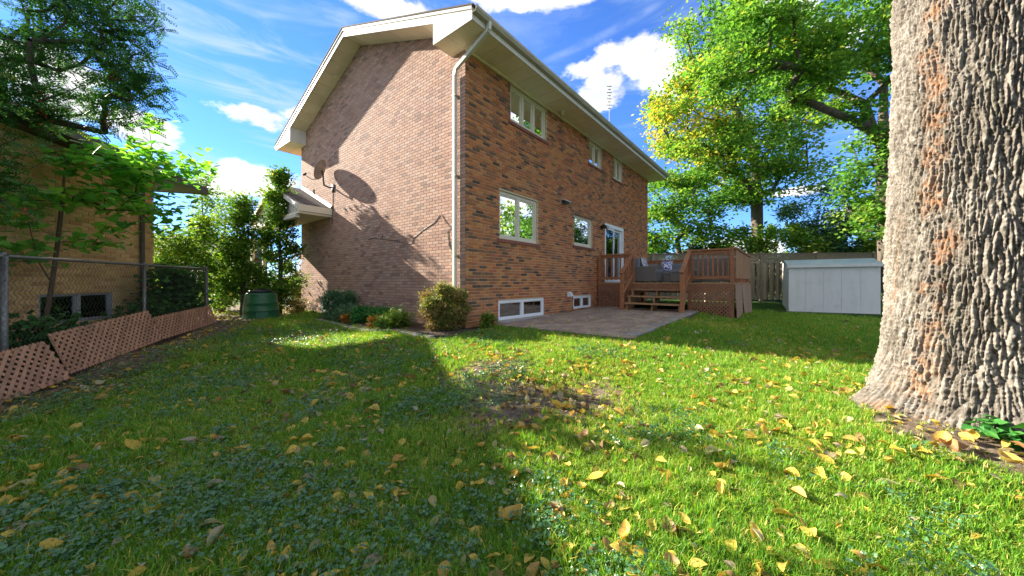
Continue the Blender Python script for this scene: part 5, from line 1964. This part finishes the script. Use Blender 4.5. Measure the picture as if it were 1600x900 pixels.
# ------------------------------------------------------------------ lawn: grass, weeds, fallen leaves
def scatter(name, meshes, pos, rot, scl, idx, parent=None):
    col = bpy.data.collections.new(name + '_source')
    for k, me in enumerate(meshes):
        col.objects.link(bpy.data.objects.new('%s_source_%02d' % (name, k), me))
    me = bpy.data.meshes.new(name)
    n = len(pos)
    me.vertices.add(n)
    me.vertices.foreach_set('co', np.ascontiguousarray(pos, dtype=np.float32).ravel())
    for nm, ty, arr, key in (('rot', 'FLOAT_VECTOR', rot, 'vector'), ('scl', 'FLOAT', scl, 'value'), ('idx', 'INT', idx, 'value')):
        at = me.attributes.new(nm, ty, 'POINT')
        at.data.foreach_set(key, np.ascontiguousarray(arr, dtype=np.int32 if ty == 'INT' else np.float32).ravel())
    me.update()
    o = bpy.data.objects.new(name, me)
    link(o)
    ng = bpy.data.node_groups.new(name, 'GeometryNodeTree')
    ng.interface.new_socket('Geometry', in_out='INPUT', socket_type='NodeSocketGeometry')
    ng.interface.new_socket('Geometry', in_out='OUTPUT', socket_type='NodeSocketGeometry')
    nd = ng.nodes
    gi, go = nd.new('NodeGroupInput'), nd.new('NodeGroupOutput')
    ci = nd.new('GeometryNodeCollectionInfo')
    ci.inputs['Collection'].default_value = col
    ci.inputs['Separate Children'].default_value = True
    ci.inputs['Reset Children'].default_value = True
    ip = nd.new('GeometryNodeInstanceOnPoints')
    ip.inputs['Pick Instance'].default_value = True

    def named(nm, ty):
        a = nd.new('GeometryNodeInputNamedAttribute')
        a.data_type = ty
        a.inputs['Name'].default_value = nm
        return a.outputs['Attribute']
    L = ng.links.new
    L(gi.outputs[0], ip.inputs['Points'])
    L(ci.outputs[0], ip.inputs['Instance'])
    L(named('idx', 'INT'), ip.inputs['Instance Index'])
    L(named('rot', 'FLOAT_VECTOR'), ip.inputs['Rotation'])
    L(named('scl', 'FLOAT'), ip.inputs['Scale'])
    L(ip.outputs[0], go.inputs[0])
    md = o.modifiers.new('scatter', 'NODES')
    md.node_group = ng
    return o


def blade_mesh(seed, nb, hmin, hmax, w, rad, tone, lean=.5):
    g = np.random.default_rng(seed)
    V, F, RN = [], [], []
    for i in range(nb):
        a = g.random() * 6.283
        r = rad * math.sqrt(g.random())
        p = np.array([r * math.cos(a), r * math.sin(a), -.008])
        d = g.random() * 6.283
        h = hmin + (hmax - hmin) * g.random() ** 1.4
        ln = lean * (.25 + g.random())
        dirv = np.array([math.cos(d), math.sin(d), 0])
        sd_ = np.array([-math.sin(d), math.cos(d), 0]) * w * (.6 + .8 * g.random()) / 2
        mid = p + dirv * h * ln * .35 + np.array([0, 0, h * .62])
        tip = p + dirv * h * ln * 1.0 + np.array([0, 0, h * (1.0 - .35 * ln)])
        b = len(V)
        V += [p - sd_, p + sd_, mid + sd_ * .85, mid - sd_ * .85, tip + sd_ * .15, tip - sd_ * .15]
        F += [(b, b + 1, b + 2, b + 3), (b + 3, b + 2, b + 4, b + 5)]
        t = np.clip(tone + g.normal() * .14 + (.5 if g.random() < .17 else 0), 0, 1)
        RN += [t, t]
    me = mesh_np('grass_tuft', np.array(V), np.array(F), np.array(RN))
    me.materials.append(MATS['grass_blade'])
    return me


def allowed(x, y):
    a, g = to_h(x, y)
    ok = ~((a > -.02) & (g > -.02) & (g < 8.2) & (a < 11.4))
    ok &= ~((a > .70) & (a < 6.05) & (g > -3.07) & (g < .1))
    ok &= ~((a > 5.95) & (a < 10.45) & (g > -3.92) & (g < .1))
    ok &= ~((a > -1.02) & (a < .62) & (g > -.42) & (g < 4.7) & ~((a > .1) & (g < -.2)))
    rx, ry = x - F0[0], y - F0[1]
    off = -(rx * FN[0] + ry * FN[1])
    tt = -(rx * FD[0] + ry * FD[1])
    ok &= ~((off < .25) & (tt > -.5))
    ok &= np.hypot(x - TREE[0], y - TREE[1]) > .66
    sx = (x - sh0[0]) * sd[0] + (y - sh0[1]) * sd[1]
    sy = -(x - sh0[0]) * sd[1] + (y - sh0[1]) * sd[0]
    ok &= ~((sx > -.08) & (sx < SW + .08) & (sy > -.08) & (sy < SDp + .1))
    ok &= np.hypot(x + 6.7, y - 9.28) > .45
    return ok


def sample_lawn(n, rho, g, rmax=16.0, power=1.5, d0=2.2, amax=1.12, dmin=.75):
    """random points round the camera, thinning with distance"""
    d = np.linspace(dmin, rmax, 4000)
    pdf = np.where(d < d0, 1, (d / d0) ** -power) * d
    cdf = np.cumsum(pdf); cdf /= cdf[-1]
    dd = np.interp(g.random(n), cdf, d)
    an = (g.random(n) * 2 - 1) * amax
    x, y = dd * np.sin(an), dd * np.cos(an)
    k = allowed(x, y)
    return x[k], y[k], dd[k]


def build_lawn():
    g = np.random.default_rng(77)
    meshes = []
    for s in range(5):
        meshes.append(blade_mesh(200 + s, 15, .03, .075, .0038, .028, .34))
    for s in range(3):
        meshes.append(blade_mesh(220 + s, 15, .03, .07, .0038, .028, .60, .7))
    for s in range(2):
        meshes.append(blade_mesh(240 + s, 9, .02, .055, .0032, .03, .80, 1.0))
    for s in range(2):
        meshes.append(blade_mesh(260 + s, 16, .05, .115, .0042, .025, .36, .6))
    x, y, d = sample_lawn(150000, 0, g)
    soil = soil_mask(x, y)
    keep = g.random(len(x)) > np.clip((soil - .12) * 1.35, 0, .93)
    x, y, d, soil = x[keep], y[keep], d[keep], soil[keep]
    n = len(x)
    pat = fbm(np.stack([x * .55, y * .55, x * 0 + 2], 1), 3)
    u = g.random(n)
    dry = np.clip(.40 + .5 * pat + soil * .6, .05, .85)
    idx = np.where(u < dry, np.where(g.random(n) < .35, 8 + g.integers(0, 2, n), 5 + g.integers(0, 3, n)), g.integers(0, 5, n))
    lush = (g.random(n) < np.clip(.05 + .30 * fbm(np.stack([x * 1.7, y * 1.7, x * 0 + 8], 1), 2), 0, .4)) & (u > dry)
    idx = np.where(lush, 10 + g.integers(0, 2, n), idx)
    scl = (.62 + .45 * g.random(n)) * (1 + .085 * np.clip(d - 2, 0, 9)) * (1 - .35 * np.clip(soil, 0, 1))
    pos = np.stack([x, y, gh(x, y)], 1)
    rot = np.stack([g.normal(size=n) * .16, g.normal(size=n) * .16, g.random(n) * 6.283], 1)
    o = scatter('grass', meshes, pos, rot, scl, idx)
    tag(o, 'shaggy green lawn grass covering the back yard', 'grass', kind='stuff')

    # round-leaved weeds creeping through the grass
    wm_ = []
    for s in range(5):
        gg = np.random.default_rng(300 + s)
        V, F, RN = [], [], []
        for i in range(9):
            a = gg.random() * 6.283
            r = .045 * math.sqrt(gg.random())
            c = np.array([r * math.cos(a), r * math.sin(a), .015 + .04 * gg.random()])
            R_ = .0045 + .0055 * gg.random()
            nrm = np.array([gg.normal() * .35, gg.normal() * .35, 1]); nrm /= np.linalg.norm(nrm)
            e1_ = np.cross(nrm, [0, 1, 0]); e1_ /= np.linalg.norm(e1_); e2_ = np.cross(nrm, e1_)
            b = len(V)
            ang = gg.random() * 6.283
            ring = []
            for k in range(8):
                th = ang + k * math.pi / 4
                rr = R_ * (1 if k else .45)
                ring.append(c + (e1_ * math.cos(th) + e2_ * math.sin(th)) * rr + nrm * (.25 * R_ * (k % 2)))
            V += ring
            F += [(b, b + 1, b + 2, b + 3), (b, b + 3, b + 4, b + 5), (b, b + 5, b + 6, b + 7)]
            RN += [np.clip(.4 + gg.normal() * .25, 0, 1)] * 3
        me = mesh_np('weed', np.array(V), np.array(F), np.array(RN))
        me.materials.append(MATS['weed_leaf'])
        wm_.append(me)
    x, y, d = sample_lawn(46000, 0, g, 9.0, 1.3)
    f = fbm(np.stack([x * .9, y * .9, x * 0 + 21], 1), 3) * .9 + np.clip(-x * .11 + .05, -.25, .5) + .25 * np.exp(-(((x - .1) / 1.2) ** 2 + ((y - 3.6) / 1.0) ** 2))
    k = g.random(len(x)) < np.clip(f * .6 - .02, 0, .5)
    x, y, d = x[k], y[k], d[k]
    n = len(x)
    pos = np.stack([x, y, gh(x, y) + .012 * g.random(n)], 1)
    o = scatter('creeping_weeds', wm_, pos, np.stack([g.normal(size=n) * .1, g.normal(size=n) * .1, g.random(n) * 6.283], 1), (.8 + .7 * g.random(n)) * (1 + .05 * np.clip(d - 2, 0, 8)), g.integers(0, 5, n))
    tag(o, 'round-leaved creeping weeds mixed into the lawn', 'weeds', kind='stuff')

    # fallen leaves
    def leafm(s):
        gg = np.random.default_rng(400 + s)
        nu, nv = 4, 7
        asp = .26 + .16 * gg.random()
        curl, roll, twist = gg.normal() * .55, .1 + .9 * gg.random(), gg.normal() * .8
        V = []
        for j in range(nv):
            t = j / (nv - 1)
            wdt = asp * (math.sin(math.pi * min(1, t * .97 + .015)) ** .75) * (1 - .25 * t) + .004
            for i in range(nu):
                q = i / (nu - 1) * 2 - 1
                xx = q * wdt * (1 + .05 * gg.normal())
                zz = roll * (q * q) * wdt + curl * (t - .5) ** 2 + twist * q * wdt * (t - .5) + .012 * gg.normal()
                V.append((xx, t - .5, zz))
        b = len(V)
        V += [(-.008, -.5, curl * .25), (.008, -.5, curl * .25), (.006, -.78, curl * .25 + .05), (-.006, -.78, curl * .25 + .05)]
        F = [(j * nu + i, j * nu + i + 1, (j + 1) * nu + i + 1, (j + 1) * nu + i) for j in range(nv - 1) for i in range(nu - 1)] + [(b, b + 1, b + 2, b + 3)]
        return np.array(V), np.array(F)
    LM = [leafm(s) for s in range(14)]
    tones = [.05, .12, .2, .28, .33, .42, .1, .95, .25, .66, .80, .92, .5, 1.0]
    vm = []
    for s in range(14):
        for q in (0, 1):
            me = mesh_np('fallen_leaf', LM[s][0], LM[s][1], np.full(len(LM[s][1]), np.clip(tones[(s + 5 * q) % 14] + .02 * q, 0, 1)), smooth=True)
            me.materials.append(MATS['fallen'])
            vm.append((me, tones[(s + 5 * q) % 14]))
    x, y, d = sample_lawn(19000, 0, g, 15.0, .7, 2.0, 1.02, 1.25)
    clump = fbm(np.stack([x * .8, y * .8, x * 0 + 55], 1), 3)
    k = g.random(len(x)) < np.clip(.55 + clump * .9, .12, 1)
    x, y, d = x[k], y[k], d[k]
    size = np.clip(.055 + .028 * g.normal(size=len(x)), .026, .125)
    order = np.argsort(-size / d)
    groups = {}
    zz = gh(x, y)
    V, F, RN = [], [], []
    off = 0
    for rank, i in enumerate(order):
        me, tone = vm[int(g.integers(0, len(vm)))]
        z = zz[i] + .014 + .03 * g.random()
        rot = (g.normal() * .38, g.normal() * .38, g.random() * 6.283)
        if rank < 300:
            kind = 'yellow' if tone < .5 else ('brown' if (.7 < tone < .9 or tone > .97) else 'tan')
            word = {'yellow': 'yellow', 'tan': 'pale greenish', 'brown': 'brown'}[kind]
            big = 'large' if size[i] > .085 else ('small' if size[i] < .066 else 'middling')
            if math.hypot(x[i] - TREE[0], y[i] - TREE[1]) < 1.45:
                where = 'at the foot of the huge trunk'
            elif float(soil_mask([x[i]], [y[i]])[0]) > .4:
                where = 'on bare soil'
            elif x[i] < -1.25 + .227 * (5.65 - y[i]):
                where = 'in the shaded grass at left' if x[i] < -1.2 else 'in shaded grass near the edge of the sunlight'
            else:
                where = 'in the sunlit grass in front of the huge trunk' if x[i] > 1.3 else 'in the sunlit grass at middle of lawn'
            lab = '%s %s fallen leaf lying %s' % (big, word, where)
            inst(me, 'fallen_leaf', (x[i], y[i], z), rot, (size[i],) * 3, None, label=lab, cat='leaf', group=lab.replace('leaf', 'leaves'))
        else:
            lv, lf = LM[int(g.integers(0, 14))]
            Rm = np.array(Matrix.Rotation(rot[2], 3, 'Z') @ Matrix.Rotation(rot[0], 3, 'X') @ Matrix.Rotation(rot[1], 3, 'Y'))
            V.append(lv @ Rm.T * size[i] * 1.1 + [x[i], y[i], z])
            F.append(lf + off)
            RN.append(np.full(len(lf), tone))
            off += len(lv)
    # a drift on the patio and the bare soil as well
    for j in range(900):
        if j < 120:
            a, gg = g.uniform(.8, 5.9), g.uniform(-3.0, -.05)
            p = hw(a, gg); px, py, pz, sz = p[0], p[1], .02 + .018 * (a - .8), g.uniform(.04, .08)
            tone = g.random() * .95
        else:
            for _ in range(30):
                px, py = g.uniform(-6.3, 3.5), g.uniform(1.3, 8)
                if float(soil_mask([px], [py])[0]) > .35 and allowed(np.array([px]), np.array([py]))[0]:
                    break
            pz, sz, tone = gh1(px, py) + .012, g.uniform(.03, .07), g.choice([.8, .85, 1.0, .95, .5, .3, .92])
        lv, lf = LM[int(g.integers(0, 14))]
        Rm = np.array(Matrix.Rotation(g.random() * 6.28, 3, 'Z') @ Matrix.Rotation(g.normal() * .2, 3, 'X'))
        V.append(lv @ Rm.T * sz + [px, py, pz]); F.append(lf + off); RN.append(np.full(len(lf), tone)); off += len(lv)
    me = mesh_np('leaf_litter', np.concatenate(V), np.concatenate(F), np.concatenate(RN), smooth=True)
    me.materials.append(MATS['fallen'])
    tag(link(bpy.data.objects.new('leaf_litter', me)), 'scattered small fallen leaves over lawn, soil and patio', 'leaves', kind='stuff')


build_lawn()
